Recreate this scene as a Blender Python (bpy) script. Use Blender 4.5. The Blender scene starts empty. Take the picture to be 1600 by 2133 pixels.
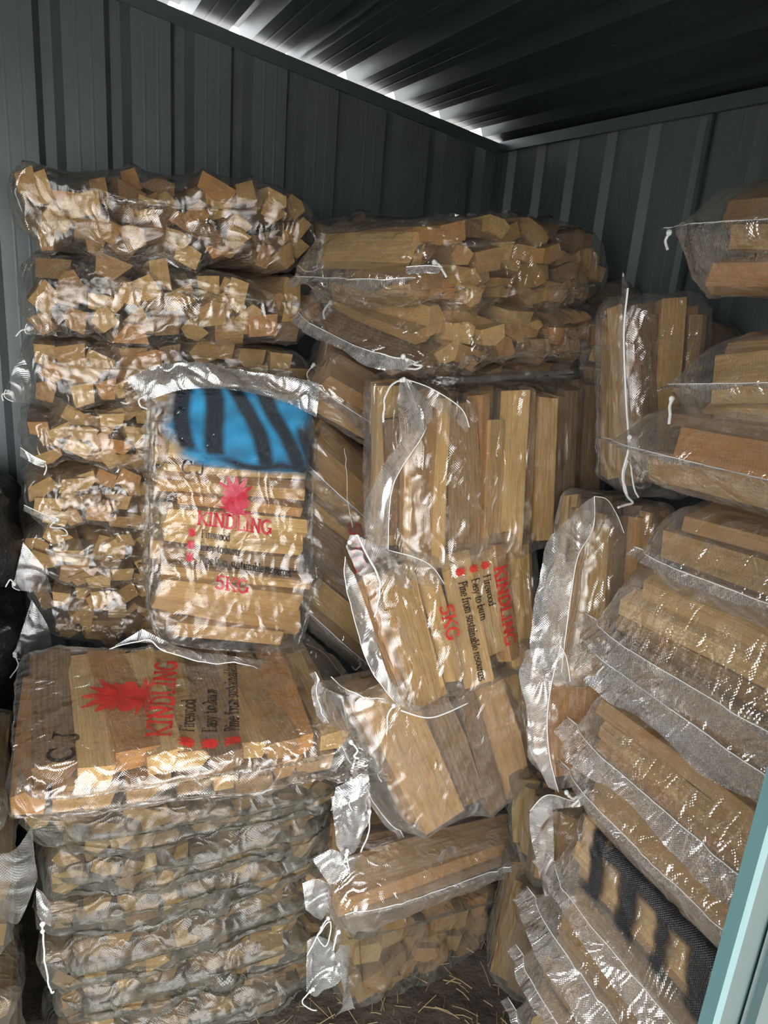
import bpy, bmesh, math, random
import numpy as np
from mathutils import Vector, Matrix, noise, Quaternion
from mathutils.bvhtree import BVHTree

S = bpy.context.scene
C = S.collection

# ------------------------------------------------------------------ camera
FPX, W, H = 1480.0, 1600.0, 2133.0
EYE = Vector((0, 0, 1.5))
RM = Matrix(((0.90988, -0.04754, 0.41215), (-0.40736, -0.29064, 0.86579), (0.07862, -0.95565, -0.28381)))
right, down, fwd = RM.col[0].copy(), RM.col[1].copy(), RM.col[2].copy()
cam = bpy.data.cameras.new('camera')
cam.sensor_fit = 'VERTICAL'; cam.sensor_height = 24.0; cam.lens = 24.0 * FPX / H
cam.clip_start = 0.02
co = bpy.data.objects.new('camera', cam); C.objects.link(co)
m3 = Matrix((right, -down, -fwd)).transposed()
co.matrix_world = Matrix.Translation(EYE) @ m3.to_4x4()
S.camera = co

# ------------------------------------------------------------------ world, light, exposure
wd = bpy.data.worlds.new('overcast_sky'); S.world = wd; wd.use_nodes = True
bg = wd.node_tree.nodes['Background']
# bright even overcast, a little brighter overhead
wt = wd.node_tree; tcw = wt.nodes.new('ShaderNodeTexCoord'); sxw = wt.nodes.new('ShaderNodeSeparateXYZ'); mrw = wt.nodes.new('ShaderNodeMapRange')
mrw.inputs[1].default_value = 0.0; mrw.inputs[2].default_value = 1.0; mrw.inputs[3].default_value = 1.0; mrw.inputs[4].default_value = 1.4
wt.links.new(tcw.outputs['Generated'], sxw.inputs[0]); wt.links.new(sxw.outputs['Z'], mrw.inputs[0]); wt.links.new(mrw.outputs[0], bg.inputs[1])
bg.inputs[0].default_value = (0.97, 0.985, 1.0, 1)
pl = bpy.data.lights.new('doorway_portal', 'AREA'); pl.shape = 'RECTANGLE'
pl.size = 1.54; pl.size_y = 1.75; pl.cycles.is_portal = True
po = bpy.data.objects.new('doorway_portal', pl); C.objects.link(po)
po.location = (-0.18, 0.33, 0.88); po.rotation_euler = (math.radians(90), 0, 0)   # shines towards +y
vs = S.view_settings
vs.view_transform = 'Standard'; vs.look = 'None'; vs.gamma = 1.0; vs.use_curve_mapping = False
vs.exposure = 2.75
cy = S.cycles
cy.use_denoising = True
cy.use_adaptive_sampling = True; cy.adaptive_threshold = 0.05; cy.adaptive_min_samples = 12
cy.max_bounces = 5; cy.diffuse_bounces = 2; cy.glossy_bounces = 2; cy.transmission_bounces = 4
cy.transparent_max_bounces = 10
cy.caustics_reflective = False; cy.caustics_refractive = False
cy.sample_clamp_indirect = 6.0

# ------------------------------------------------------------------ helpers
def at(px, py, y=None, x=None, z=None):
    """point of the place on the line of sight of a photo pixel, at a given depth plane"""
    v = RM @ Vector((px - W / 2, py - H / 2, FPX))
    if y is not None: t = y / v.y
    elif x is not None: t = x / v.x
    else: t = (z - EYE.z) / v.z
    return EYE + v * t

class NT:
    def __init__(s, name):
        s.m = bpy.data.materials.new(name); s.m.use_nodes = True
        s.t = s.m.node_tree; s.t.nodes.clear()
        s.out = s.t.nodes.new('ShaderNodeOutputMaterial')
    def n(s, typ, **kw):
        nd = s.t.nodes.new('ShaderNode' + typ)
        for k, v in kw.items():
            if k.startswith('i_'):
                key = k[2:]
                key = int(key) if key.isdigit() else key.replace('_', ' ')
                nd.inputs[key].default_value = v
            else: setattr(nd, k, v)
        return nd
    def l(s, a, b): s.t.links.new(a, b)
    def math(s, op, a, b=None, c=None):
        nd = s.n('Math', operation=op)
        for i, v in enumerate((a, b, c)):
            if v is None: continue
            if isinstance(v, (int, float)): nd.inputs[i].default_value = v
            else: s.l(v, nd.inputs[i])
        return nd.outputs[0]
    def ramp(s, fac, stops):
        r = s.n('ValToRGB'); e = r.color_ramp.elements
        while len(e) < len(stops): e.new(0.5)
        for q, (p, c) in zip(e, stops): q.position = p; q.color = (*c, 1)
        s.l(fac, r.inputs[0]); return r.outputs[0]
    def mixc(s, fac, a, b, mode='MIX'):
        nd = s.n('Mix', data_type='RGBA', blend_type=mode)
        for sock, v in ((nd.inputs[0], fac), (nd.inputs[6], a), (nd.inputs[7], b)):
            if isinstance(v, (int, float)): sock.default_value = v
            elif isinstance(v, tuple): sock.default_value = (*v, 1)
            else: s.l(v, sock)
        return nd.outputs[2]

# ------------------------------------------------------------------ materials
def mat_wood(name, cols, dark):
    q = NT(name)
    cols = [(p, (r * 1.15, g * 1.02, b * 0.74)) for p, (r, g, b) in cols]; dark = (dark[0], dark[1] * 0.95, dark[2] * 0.75)
    tc = q.n('TexCoord'); oi = q.n('ObjectInfo')
    off = q.n('VectorMath', operation='SCALE'); off.inputs[0].default_value = (31.7, 17.3, 53.1); q.l(oi.outputs['Random'], off.inputs['Scale'])
    add = q.n('VectorMath', operation='ADD'); q.l(tc.outputs['Object'], add.inputs[0]); q.l(off.outputs[0], add.inputs[1])
    mp = q.n('Mapping'); mp.inputs['Scale'].default_value = (1.0, 1.0, 0.35); q.l(add.outputs[0], mp.inputs[0])
    g1 = q.n('TexNoise', i_Scale=9.0, i_Detail=5.0, i_Roughness=0.65); q.l(mp.outputs[0], g1.inputs[0])
    mp2 = q.n('Mapping'); mp2.inputs['Scale'].default_value = (1.0, 1.0, 0.8); q.l(add.outputs[0], mp2.inputs[0])
    g2 = q.n('TexNoise', i_Scale=1.4, i_Detail=3.0, i_Distortion=0.6); q.l(mp2.outputs[0], g2.inputs[0])
    rnd = q.ramp(oi.outputs['Random'], cols)
    wv = q.n('TexWave', wave_type='RINGS', rings_direction='Z', i_Scale=3.2, i_Distortion=1.6, i_Detail=2.0); q.l(mp.outputs[0], wv.inputs[0])
    c1 = q.mixc(q.math('MULTIPLY', q.ramp(g1.outputs[0], [(0.38, (0, 0, 0)), (0.66, (1, 1, 1))]), 0.4), rnd, dark)
    c2 = q.mixc(q.math('MULTIPLY', wv.outputs[0], 0.28), c1, (0.42, 0.25, 0.11))
    c3 = q.mixc(q.math('MULTIPLY', q.ramp(g2.outputs[0], [(0.52, (0, 0, 0)), (0.75, (1, 1, 1))]), 0.45), c2, (0.17, 0.10, 0.055))
    b = q.n('BsdfPrincipled', i_Roughness=0.75); q.l(c3, b.inputs['Base Color'])
    bu = q.n('Bump', i_Strength=0.35, i_Distance=0.06); q.l(g1.outputs[0], bu.inputs['Height']); q.l(bu.outputs[0], b.inputs['Normal'])
    q.l(b.outputs[0], q.out.inputs[0]); return q.m
WOOD = [
    mat_wood('pale_pine', [(0.0, (0.52, 0.35, 0.15)), (0.35, (0.66, 0.48, 0.24)), (0.7, (0.44, 0.28, 0.11)), (1.0, (0.60, 0.43, 0.21))], (0.27, 0.15, 0.055)),
    mat_wood('tan_pine', [(0.0, (0.38, 0.23, 0.09)), (0.4, (0.47, 0.30, 0.13)), (0.75, (0.31, 0.18, 0.07)), (1.0, (0.50, 0.34, 0.16))], (0.17, 0.09, 0.035)),
    mat_wood('orange_pine', [(0.0, (0.50, 0.24, 0.07)), (0.5, (0.45, 0.26, 0.10)), (1.0, (0.56, 0.29, 0.10))], (0.25, 0.11, 0.035)),
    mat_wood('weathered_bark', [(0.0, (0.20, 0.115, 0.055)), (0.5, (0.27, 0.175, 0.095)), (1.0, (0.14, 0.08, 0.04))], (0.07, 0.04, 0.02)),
]

def mat_film(name, opac, tint, glossf=1.0, rough=0.2, wrinkle=1.0, trans=(0.97, 0.965, 0.95)):
    q = NT(name)
    uv = q.n('UVMap'); tc = q.n('TexCoord')
    sp = q.n('SeparateXYZ'); q.l(uv.outputs[0], sp.inputs[0])
    k = 2 * math.pi / 0.0042
    wu = q.math('SINE', q.math('MULTIPLY', sp.outputs[0], k)); wv = q.math('SINE', q.math('MULTIPLY', sp.outputs[1], k))
    weave = q.math('MULTIPLY', wu, wv)
    n1 = q.n('TexNoise', i_Scale=11.0, i_Detail=1.5, i_Roughness=0.5, i_Distortion=0.9); q.l(tc.outputs['Object'], n1.inputs[0])
    mp = q.n('Mapping'); mp.inputs['Scale'].default_value = (1.0, 2.2, 0.55); mp.inputs['Rotation'].default_value = (0.4, 0.5, 0.6); q.l(tc.outputs['Object'], mp.inputs[0])
    n2 = q.n('TexNoise', i_Scale=20.0, i_Detail=0.0, i_Distortion=1.2); q.l(mp.outputs[0], n2.inputs[0])
    ridge = q.math('SUBTRACT', 1.0, q.math('ABSOLUTE', q.math('MULTIPLY', q.math('SUBTRACT', n2.outputs[0], 0.5), 6.0)))
    ridge = q.math('MAXIMUM', ridge, 0.0)
    b1 = q.n('Bump', i_Strength=0.9 * wrinkle, i_Distance=0.038); q.l(n1.outputs[0], b1.inputs['Height'])
    b2 = q.n('Bump', i_Strength=0.5 * wrinkle, i_Distance=0.005); q.l(ridge, b2.inputs['Height']); q.l(b1.outputs[0], b2.inputs['Normal'])
    b3 = q.n('Bump', i_Strength=1.0, i_Distance=0.00013); q.l(weave, b3.inputs['Height']); q.l(b2.outputs[0], b3.inputs['Normal'])
    lw = q.n('LayerWeight', i_Blend=0.5)
    fac = q.math('POWER', lw.outputs['Facing'], 2.0)
    cloud = q.math('MULTIPLY', q.math('ADD', 0.45, n1.outputs[0]), opac)
    op = q.math('ADD', cloud, q.math('MULTIPLY', fac, 0.22)); op = q.math('ADD', op, q.math('MULTIPLY', ridge, 0.05))
    op = q.math('MINIMUM', op, 0.95)
    tr = q.n('BsdfTransparent', i_Color=(*trans, 1))
    df = q.n('BsdfDiffuse', i_Color=(*tint, 1)); q.l(b2.outputs[0], df.inputs['Normal'])
    tl = q.n('BsdfTranslucent', i_Color=(*tint, 1)); q.l(b2.outputs[0], tl.inputs['Normal'])
    md = q.n('MixShader', i_0=0.4); q.l(df.outputs[0], md.inputs[1]); q.l(tl.outputs[0], md.inputs[2])
    mb = q.n('MixShader'); q.l(op, mb.inputs[0]); q.l(tr.outputs[0], mb.inputs[1]); q.l(md.outputs[0], mb.inputs[2])
    gl = q.n('BsdfGlossy', i_Roughness=rough, i_Color=(1, 1, 1, 1)); q.l(b3.outputs[0], gl.inputs['Normal'])
    gf = q.math('MULTIPLY', q.math('ADD', 0.25, q.math('MULTIPLY', q.math('POWER', lw.outputs['Facing'], 4.0), 0.5)), glossf)
    gm = q.math('MULTIPLY', gf, q.math('ADD', 0.6, q.math('MULTIPLY', weave, 0.55)))
    mf = q.n('MixShader'); q.l(gm, mf.inputs[0]); q.l(mb.outputs[0], mf.inputs[1]); q.l(gl.outputs[0], mf.inputs[2])
    q.l(mf.outputs[0], q.out.inputs[0]); return q.m
FILM = {
    'clear': mat_film('clear_woven_film', 0.055, (0.80, 0.78, 0.74), 1.05, 0.045),
    'print': mat_film('printed_woven_film', 0.05, (0.80, 0.78, 0.74), 0.7, 0.05),
    'mid': mat_film('woven_film', 0.10, (0.80, 0.79, 0.75), 1.2, 0.055, 0.7),
    'milky': mat_film('milky_shaded_film', 0.17, (0.42, 0.41, 0.36), 0.26, 0.06, 0.9, (0.66, 0.67, 0.62)),  # milky film; shade of the low bags put into its tint
    'flange': mat_film('doubled_film_hem', 0.34, (0.86, 0.87, 0.86), 1.9, 0.10, 1.0),
    'dark': mat_film('smoke_dark_film', 0.5, (0.015, 0.016, 0.018), 1.6, 0.15),
}
def mat_plain(name, col, rough=0.6, metal=0.0, nscale=0, namp=0.0, ncol=None, bump=0.0):
    q = NT(name); b = q.n('BsdfPrincipled', i_Roughness=rough, i_Metallic=metal)
    tc = q.n('TexCoord')
    if nscale:
        nz = q.n('TexNoise', i_Scale=nscale, i_Detail=6.0, i_Roughness=0.65); q.l(tc.outputs['Object'], nz.inputs[0])
        f = q.math('MULTIPLY', q.ramp(nz.outputs[0], [(0.35, (0, 0, 0)), (0.7, (1, 1, 1))]), namp)
        q.l(q.mixc(f, col, ncol), b.inputs['Base Color'])
        if bump:
            bu = q.n('Bump', i_Strength=bump, i_Distance=0.02); q.l(nz.outputs[0], bu.inputs['Height']); q.l(bu.outputs[0], b.inputs['Normal'])
    else: b.inputs['Base Color'].default_value = (*col, 1)
    q.l(b.outputs[0], q.out.inputs[0]); return q.m
M_WALL = mat_plain('grey_sheet_steel', (0.135, 0.16, 0.165), 0.45, 0.15, 3.0, 0.5, (0.115, 0.132, 0.134))
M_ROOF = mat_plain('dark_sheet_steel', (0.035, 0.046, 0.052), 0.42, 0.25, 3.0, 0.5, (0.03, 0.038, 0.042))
M_TRIM = mat_plain('dark_channel_steel', (0.10, 0.13, 0.13), 0.4, 0.3, 8.0, 0.4, (0.07, 0.09, 0.09))
M_TEAL = mat_plain('lit_teal_paint', (0.075, 0.15, 0.155), 0.35, 0.0, 5.0, 0.3, (0.065, 0.135, 0.14))  # post edge: the light on it is put into a paler teal
M_TEAL2 = mat_plain('shaded_teal_paint', (0.016, 0.042, 0.044), 0.35, 0.0, 5.0, 0.4, (0.013, 0.034, 0.036))  # same door teal with its shade put into the colour
M_DIRT = mat_plain('bare_earth', (0.075, 0.058, 0.042), 0.95, 0, 14.0, 0.9, (0.035, 0.027, 0.02), 0.9)
M_BOUNCE = mat_plain('pale_bounce_ground', (0.42, 0.40, 0.36), 0.95, 0, 4.0, 0.9, (0.34, 0.32, 0.28), 0.6)  # unseen outdoor ground, made pale to bounce light into the shed
M_STRAW = mat_plain('dry_straw', (0.22, 0.155, 0.075), 0.85)
M_STRING = mat_plain('white_twine', (0.80, 0.80, 0.77), 0.7, 0, 300.0, 0.4, (0.6, 0.6, 0.56), 0.5)
M_HEM = mat_plain('white_hem_stitch', (0.85, 0.85, 0.83), 0.5)
M_SACK = mat_plain('shade_black_film', (0.012, 0.013, 0.014), 0.22, 0, 18.0, 0.3, (0.03, 0.03, 0.032), 0.9)  # deep shade on the left edge bags, put in as black

def mat_ink(name, col, alpha):
    q = NT(name); b = q.n('BsdfPrincipled', i_Roughness=0.3); b.inputs['Base Color'].default_value = (*col, 1)
    tc = q.n('TexCoord'); nz = q.n('TexNoise', i_Scale=260.0, i_Detail=3.0); q.l(tc.outputs['Object'], nz.inputs[0])
    tr = q.n('BsdfTransparent'); mx = q.n('MixShader')
    q.l(q.math('MULTIPLY', q.ramp(nz.outputs[0], [(0.3, (0.6,) * 3), (0.5, (1,) * 3)]), alpha), mx.inputs[0])
    q.l(tr.outputs[0], mx.inputs[1]); q.l(b.outputs[0], mx.inputs[2]); q.l(mx.outputs[0], q.out.inputs[0]); return q.m
INK_RED = mat_ink('red_ink', (0.62, 0.03, 0.025), 0.85)
INK_CRIM = mat_ink('crimson_ink', (0.50, 0.015, 0.05), 0.85)
INK_BLACK = mat_ink('black_ink', (0.02, 0.018, 0.016), 0.82)
def mat_spray():
    q = NT('spray_paint'); b = q.n('BsdfPrincipled', i_Roughness=0.28)
    at_ = q.n('Attribute', attribute_name='paint'); q.l(at_.outputs['Color'], b.inputs['Base Color'])
    uv = q.n('UVMap'); sp = q.n('SeparateXYZ'); q.l(uv.outputs[0], sp.inputs[0]); k = 2 * math.pi / 0.0042
    wv = q.math('MULTIPLY', q.math('SINE', q.math('MULTIPLY', sp.outputs[0], k)), q.math('SINE', q.math('MULTIPLY', sp.outputs[1], k)))
    bu = q.n('Bump', i_Strength=0.6, i_Distance=0.001); q.l(wv, bu.inputs['Height']); q.l(bu.outputs[0], b.inputs['Normal'])
    tr = q.n('BsdfTransparent'); mx = q.n('MixShader')
    q.l(at_.outputs['Alpha'], mx.inputs[0]); q.l(tr.outputs[0], mx.inputs[1]); q.l(b.outputs[0], mx.inputs[2]); q.l(mx.outputs[0], q.out.inputs[0]); return q.m
M_SPRAY = mat_spray()

# ------------------------------------------------------------------ mesh helpers
def mesh_obj(name, verts, faces, mat, parent=None, smooth=False, origin=None, uvs=None):
    me = bpy.data.meshes.new(name)
    o3 = origin if origin is not None else Vector((0, 0, 0))
    me.from_pydata([tuple(Vector(v) - o3) for v in verts], [], faces)
    if mat: me.materials.append(mat)
    if smooth: me.polygons.foreach_set('use_smooth', [True] * len(me.polygons))
    ob = bpy.data.objects.new(name, me); C.objects.link(ob)
    if parent: ob.parent = parent
    elif origin is not None: ob.location = origin
    if uvs is not None:
        lay = me.uv_layers.new(name='UVMap'); idx = np.empty(len(me.loops), dtype=np.int32); me.loops.foreach_get('vertex_index', idx)
        lay.data.foreach_set('uv', np.asarray(uvs, dtype=np.float32)[idx].ravel())
    return ob
def tag(o, label=None, cat=None, group=None, kind=None):
    if label: o['label'] = label
    if cat: o['category'] = cat
    if group: o['group'] = group
    if kind: o['kind'] = kind
    return o
def boxv(x0, x1, y0, y1, z0, z1):
    v = [(x, y, z) for z in (z0, z1) for y in (y0, y1) for x in (x0, x1)]
    f = [(0, 2, 3, 1), (4, 5, 7, 6), (0, 1, 5, 4), (2, 6, 7, 3), (0, 4, 6, 2), (1, 3, 7, 5)]
    return v, f
def tube(pts, r, seg=6):
    """a round cord along points"""
    pts = [Vector(p) for p in pts]; V = []; F = []
    prev = None
    for i, p in enumerate(pts):
        d = (pts[min(i + 1, len(pts) - 1)] - pts[max(i - 1, 0)]).normalized()
        if prev is None: prev = d.orthogonal().normalized()
        nrm = (prev - d * prev.dot(d)); nrm = nrm.normalized() if nrm.length > 1e-6 else d.orthogonal().normalized(); prev = nrm
        bn = d.cross(nrm)
        for k in range(seg):
            a = 2 * math.pi * k / seg; V.append(p + (nrm * math.cos(a) + bn * math.sin(a)) * r)
    for i in range(len(pts) - 1):
        for k in range(seg):
            F.append((i * seg + k, i * seg + (k + 1) % seg, (i + 1) * seg + (k + 1) % seg, (i + 1) * seg + k))
    F.append(tuple(range(seg))[::-1]); F.append(tuple((len(pts) - 1) * seg + k for k in range(seg)))
    return V, F
def smooth_path(pts, per=8):
    pts = [Vector(p) for p in pts]; out = []
    for i in range(len(pts) - 1):
        p0 = pts[max(i - 1, 0)]; p1 = pts[i]; p2 = pts[i + 1]; p3 = pts[min(i + 2, len(pts) - 1)]
        for k in range(per):
            t = k / per
            out.append(0.5 * ((2 * p1) + (p2 - p0) * t + (2 * p0 - 5 * p1 + 4 * p2 - p3) * t * t + (3 * p1 - p0 - 3 * p2 + p3) * t ** 3))
    out.append(pts[-1]); return out

# ------------------------------------------------------------------ the shed
CORN = Vector((1.30, 2.10, 0)); ANG = math.radians(5)
WU = Vector((math.cos(ANG), math.sin(ANG), 0)); WN = Vector((-WU.y, WU.x, 0))    # along the back wall, outwards
def roof_z(x, y): return 1.999 - 0.135 * (x - 1.30) + 0.042 * (y - 2.10)
PITCH, RIB_W, RIB_B, RIB_D = 0.15, 0.058, 0.024, 0.034
def profile(length, start, RIB_W=RIB_W, RIB_B=RIB_B, RIB_D=RIB_D):
    """(distance, offset outwards) of ribbed sheet; ribs at start + k * pitch"""
    out = [(0.0, 0.0)]; s = start
    while s - RIB_W / 2 < 0.004: s += PITCH
    while s + RIB_W / 2 < length - 0.004:
        out += [(s - RIB_W / 2, 0), (s - RIB_B / 2, RIB_D), (s + RIB_B / 2, RIB_D), (s + RIB_W / 2, 0)]
        mid = s + PITCH / 2
        if mid + 0.03 < length:
            for m in (mid - 0.016, mid + 0.016):
                out += [(m - 0.004, 0), (m, -0.0005), (m + 0.004, 0)]
        s += PITCH
    out.append((length, 0.0)); return out
def sheet(name, prof, base, du, dn, lo, hi, mat, parent, thick=0.0012):
    """vertical ribbed sheet; lo(p), hi(p) give heights"""
    V = []; F = []
    for s, o in prof:
        p = base + du * s + dn * o
        V += [(p.x, p.y, lo(p)), (p.x, p.y, hi(p))]
    for i in range(len(prof) - 1):
        a = 2 * i; F.append((a, a + 2, a + 3, a + 1))
    return mesh_obj(name, V, F, mat, parent)
def panels(parent, total, start, per, base, du, dn, lo, hi, mat, rib=(RIB_W, RIB_B, RIB_D)):
    prof = profile(total, start, *rib); cuts = [start + PITCH * (0.5 + per * k) for k in range(-1, 30)]
    cuts = [0.0] + [c for c in cuts if 0.08 < c < total - 0.08] + [total]
    for a, b in zip(cuts[:-1], cuts[1:]):
        seg = [(a, 0.0)] + [(s, o) for s, o in prof if a < s < b] + [(b, 0.0)]
        sheet('panel', seg, base, du, dn, lo, hi, mat, parent)
def empty(name, loc=(0, 0, 0)):
    e = bpy.data.objects.new(name, None); C.objects.link(e); e.location = loc; e.empty_display_size = 0.05; return e
XL = -1.15; YF = 0.36; XJ = 0.592       # left wall, front wall, door jamb
backlen = (CORN.x - XL) / WU.x
wb = tag(empty('wall_back'), kind='structure', label='grey ribbed sheet steel back wall of the shed')
b0 = CORN - WU * backlen
firstrib = backlen - 0.085 - 15 * PITCH
panels(wb, backlen, firstrib, 5, b0, WU, WN, lambda p: 0.0, lambda p: roof_z(p.x, p.y) - 0.010, M_WALL)
wr = tag(empty('wall_right'), kind='structure', label='dark ribbed sheet steel wall behind the bags on the right')
panels(wr, CORN.y - YF, 0.075, 4, Vector((CORN.x, CORN.y, 0)), Vector((0, -1, 0)), Vector((1, 0, 0)), lambda p: 0.0, lambda p: roof_z(p.x, p.y) + 0.002, M_WALL, (0.054, 0.026, 0.02))
wl = tag(empty('wall_left'), kind='structure')
panels(wl, b0.y - YF, 0.075, 4, Vector((XL, YF, 0)), Vector((0, 1, 0)), Vector((-1, 0, 0)), lambda p: 0.0, lambda p: roof_z(p.x, p.y) - 0.02, M_WALL)
# roof: ribs run from back to front, ribs open over the back wall
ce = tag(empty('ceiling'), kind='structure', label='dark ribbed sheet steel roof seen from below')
y0r, y1r = -0.95, 2.125  # front overhang is unseen, added to cut light from overhead
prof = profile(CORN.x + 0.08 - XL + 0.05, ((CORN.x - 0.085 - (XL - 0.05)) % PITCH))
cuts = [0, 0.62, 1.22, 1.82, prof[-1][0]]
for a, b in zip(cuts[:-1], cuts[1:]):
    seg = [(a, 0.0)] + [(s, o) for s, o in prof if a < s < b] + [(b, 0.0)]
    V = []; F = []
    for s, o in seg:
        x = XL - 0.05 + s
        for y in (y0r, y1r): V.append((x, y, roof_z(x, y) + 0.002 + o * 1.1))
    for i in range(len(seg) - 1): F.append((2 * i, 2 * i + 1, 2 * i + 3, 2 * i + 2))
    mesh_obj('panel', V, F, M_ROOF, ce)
# channels: top of back wall, top of right wall, corner post, sheet joint
def bar(name, a, b, w, inward, h, mat, kind='structure'):
    a = Vector(a); b = Vector(b); inn = Vector(inward) * w; V = []
    for p in (a, b):
        V += [p, p + inn, p + inn - Vector((0, 0, h)), p - Vector((0, 0, h))]
    F = [(0, 1, 2, 3), (7, 6, 5, 4)] + [(k, k + 4, (k + 1) % 4 + 4, (k + 1) % 4) for k in range(4)]
    return tag(mesh_obj(name, V, F, mat), kind=kind)
pa = b0 - WN * 0.002; pb = CORN - WN * 0.002
bar('trim_1', (pa.x, pa.y, roof_z(pa.x, pa.y) - 0.006), (pb.x, pb.y, roof_z(pb.x, pb.y) - 0.006), 0.006, -WN, 0.032, M_TRIM)
bar('trim_2', (1.298, 2.1, roof_z(1.3, 2.1) - 0.001), (1.298, YF, roof_z(1.3, YF) - 0.001), 0.012, (-1, 0, 0), 0.028, M_TRIM)
v, f = boxv(1.282, 1.299, 2.080, 2.098, 0, roof_z(1.3, 2.1) - 0.03); tag(mesh_obj('trim_3', v, f, M_TRIM), kind='structure')
v, f = boxv(1.292, 1.2995, 1.262, 1.274, 0, roof_z(1.3, 1.27) - 0.03); tag(mesh_obj('trim_4', v, f, M_TRIM), kind='structure')
# front wall beside the door and over it, door post with its pale edge
wf = tag(empty('wall_front'), kind='structure')
panels(wf, CORN.x - XJ - 0.12, 0.06, 4, Vector((XJ + 0.12, YF + 0.04, 0)), Vector((1, 0, 0)), Vector((0, -1, 0)), lambda p: 0.0, lambda p: roof_z(p.x, p.y) - 0.005, M_WALL)
panels(wf, -0.95 - XL, 0.06, 4, Vector((XL, YF, 0)), Vector((1, 0, 0)), Vector((0, -1, 0)), lambda p: 0.0, lambda p: roof_z(p.x, p.y) - 0.005, M_WALL)
panels(wf, XJ + 0.95, 0.06, 4, Vector((-0.95, YF, 0)), Vector((1, 0, 0)), Vector((0, -1, 0)), lambda p: 1.76, lambda p: roof_z(p.x, p.y) - 0.005, M_WALL)  # unseen header over the door, set low to cut light inside
d1 = tag(empty('door_1', (XJ, YF, 0)), kind='structure', label='teal painted steel door post at the lower right')
def loc_obj(name, V, F, mat, par, **k):
    return mesh_obj(name, V, F, mat, par, origin=par.location.copy(), **k)
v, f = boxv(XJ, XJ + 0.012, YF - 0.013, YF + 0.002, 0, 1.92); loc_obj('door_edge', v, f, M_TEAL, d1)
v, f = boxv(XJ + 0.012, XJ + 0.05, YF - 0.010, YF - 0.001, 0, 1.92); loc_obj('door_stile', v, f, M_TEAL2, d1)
prf = [(XJ + 0.05, 0), (XJ + 0.062, 0), (XJ + 0.066, -0.006), (XJ + 0.09, -0.006), (XJ + 0.095, 0.004), (XJ + 0.16, 0.004), (XJ + 0.165, -0.008), (XJ + 0.19, -0.008), (XJ + 0.2, 0), (XJ + 0.4, 0), (XJ + 0.405, -0.008), (XJ + 0.43, -0.008), (XJ + 0.44, 0), (CORN.x, 0)]
V = []; F = []
for x, o in prf: V += [(x, YF - 0.012 + o, 0), (x, YF - 0.012 + o, 1.92)]
for i in range(len(prf) - 1): F.append((2 * i, 2 * i + 2, 2 * i + 3, 2 * i + 1))
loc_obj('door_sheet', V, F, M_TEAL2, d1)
# ground inside and outside
n = 90; V = []; F = []
for j in range(n + 1):
    for i in range(n + 1):
        x = XL + (CORN.x - XL) * i / n; y = YF - 0.05 + (2.2 - YF) * j / n
        z = 0.012 * noise.noise(Vector((x * 9, y * 9, 3))) + 0.006 * noise.noise(Vector((x * 30, y * 30, 1))) - 0.008
        V.append((x, y, z))
for j in range(n):
    for i in range(n): a = j * (n + 1) + i; F.append((a, a + 1, a + n + 2, a + n + 1))
tag(mesh_obj('floor', V, F, M_DIRT, smooth=True), kind='structure', label='bare dark earth floor of the shed')
tag(mesh_obj('ground', [(-12, -14, -0.03), (12, -14, -0.03), (12, 12, -0.03), (-12, 12, -0.03)], [(0, 1, 2, 3)], M_BOUNCE), kind='structure')
# straw
rs = random.Random(5); V = []; F = []
for k in range(380):
    x = rs.uniform(0.15, 1.0); y = rs.uniform(0.72, 1.25); L = rs.uniform(0.015, 0.07); a = rs.uniform(0, 6.28); z = rs.uniform(0.001, 0.014)
    tl = rs.uniform(-0.25, 0.35); w = rs.uniform(0.0006, 0.0014)
    d = Vector((math.cos(a), math.sin(a), tl)) * L; s = Vector((-math.sin(a), math.cos(a), 0)) * w; p = Vector((x, y, z)); up = Vector((0, 0, w * 1.4))
    b = len(V); bend = Vector((0, 0, L * rs.uniform(0.0, 0.15)))
    for q in (p, p + d * 0.5 + bend, p + d): V += [q - s, q + s, q + up]
    for r in (0, 3):
        for e in range(3): F.append((b + r + e, b + r + (e + 1) % 3, b + r + 3 + (e + 1) % 3, b + r + 3 + e))
tag(mesh_obj('straw', V, F, M_STRAW), 'dry straw stalks scattered on the dark earth floor', 'straw', kind='stuff')

# ------------------------------------------------------------------ stick prototypes
rp = random.Random(11)
def stick_proto(k):
    kind = k % 4; V = []; F = []
    if kind == 0: poly = [(-.5, -.45), (.5, -.5), (.48, .45), (-.46, .5)]
    elif kind == 1: poly = [(-.5, -.5), (.5, -.42), (.1, .5), (-.35, .42)]
    elif kind == 2: poly = [(-.5, -.5), (.5, -.5), (.5, .1), (.05, .5), (-.5, .3)]
    else: poly = [(-.5, -.3), (.1, -.5), (.5, -.35), (.42, .5), (-.3, .45)]
    poly = [(x + rp.uniform(-.07, .07), y + rp.uniform(-.07, .07)) for x, y in poly]; m = len(poly)
    sx, sy = rp.uniform(-.1, .1), rp.uniform(-.1, .1); tw = rp.uniform(-.12, .12)
    zs = (-.5, 0, .5); skew = [(rp.uniform(-.02, .02), rp.uniform(-.02, .02)) for _ in zs]
    for z, (ka, kb) in zip(zs, skew):
        bx, by = sx * (1 - 4 * z * z), sy * (1 - 4 * z * z); c, s = math.cos(tw * z), math.sin(tw * z); g = rp.uniform(.93, 1.03)
        for x, y in poly: V.append(((x * c - y * s) * g + bx, (x * s + y * c) * g + by, z + ka * x + kb * y))
    for i in range(2):
        for e in range(m): F.append((i * m + e, i * m + (e + 1) % m, (i + 1) * m + (e + 1) % m, (i + 1) * m + e))
    F.append(tuple(range(m))[::-1]); F.append(tuple(2 * m + e for e in range(m)))
    return V, F
SHAPES = [stick_proto(k) for k in range(14)]
STICK = {}
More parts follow.
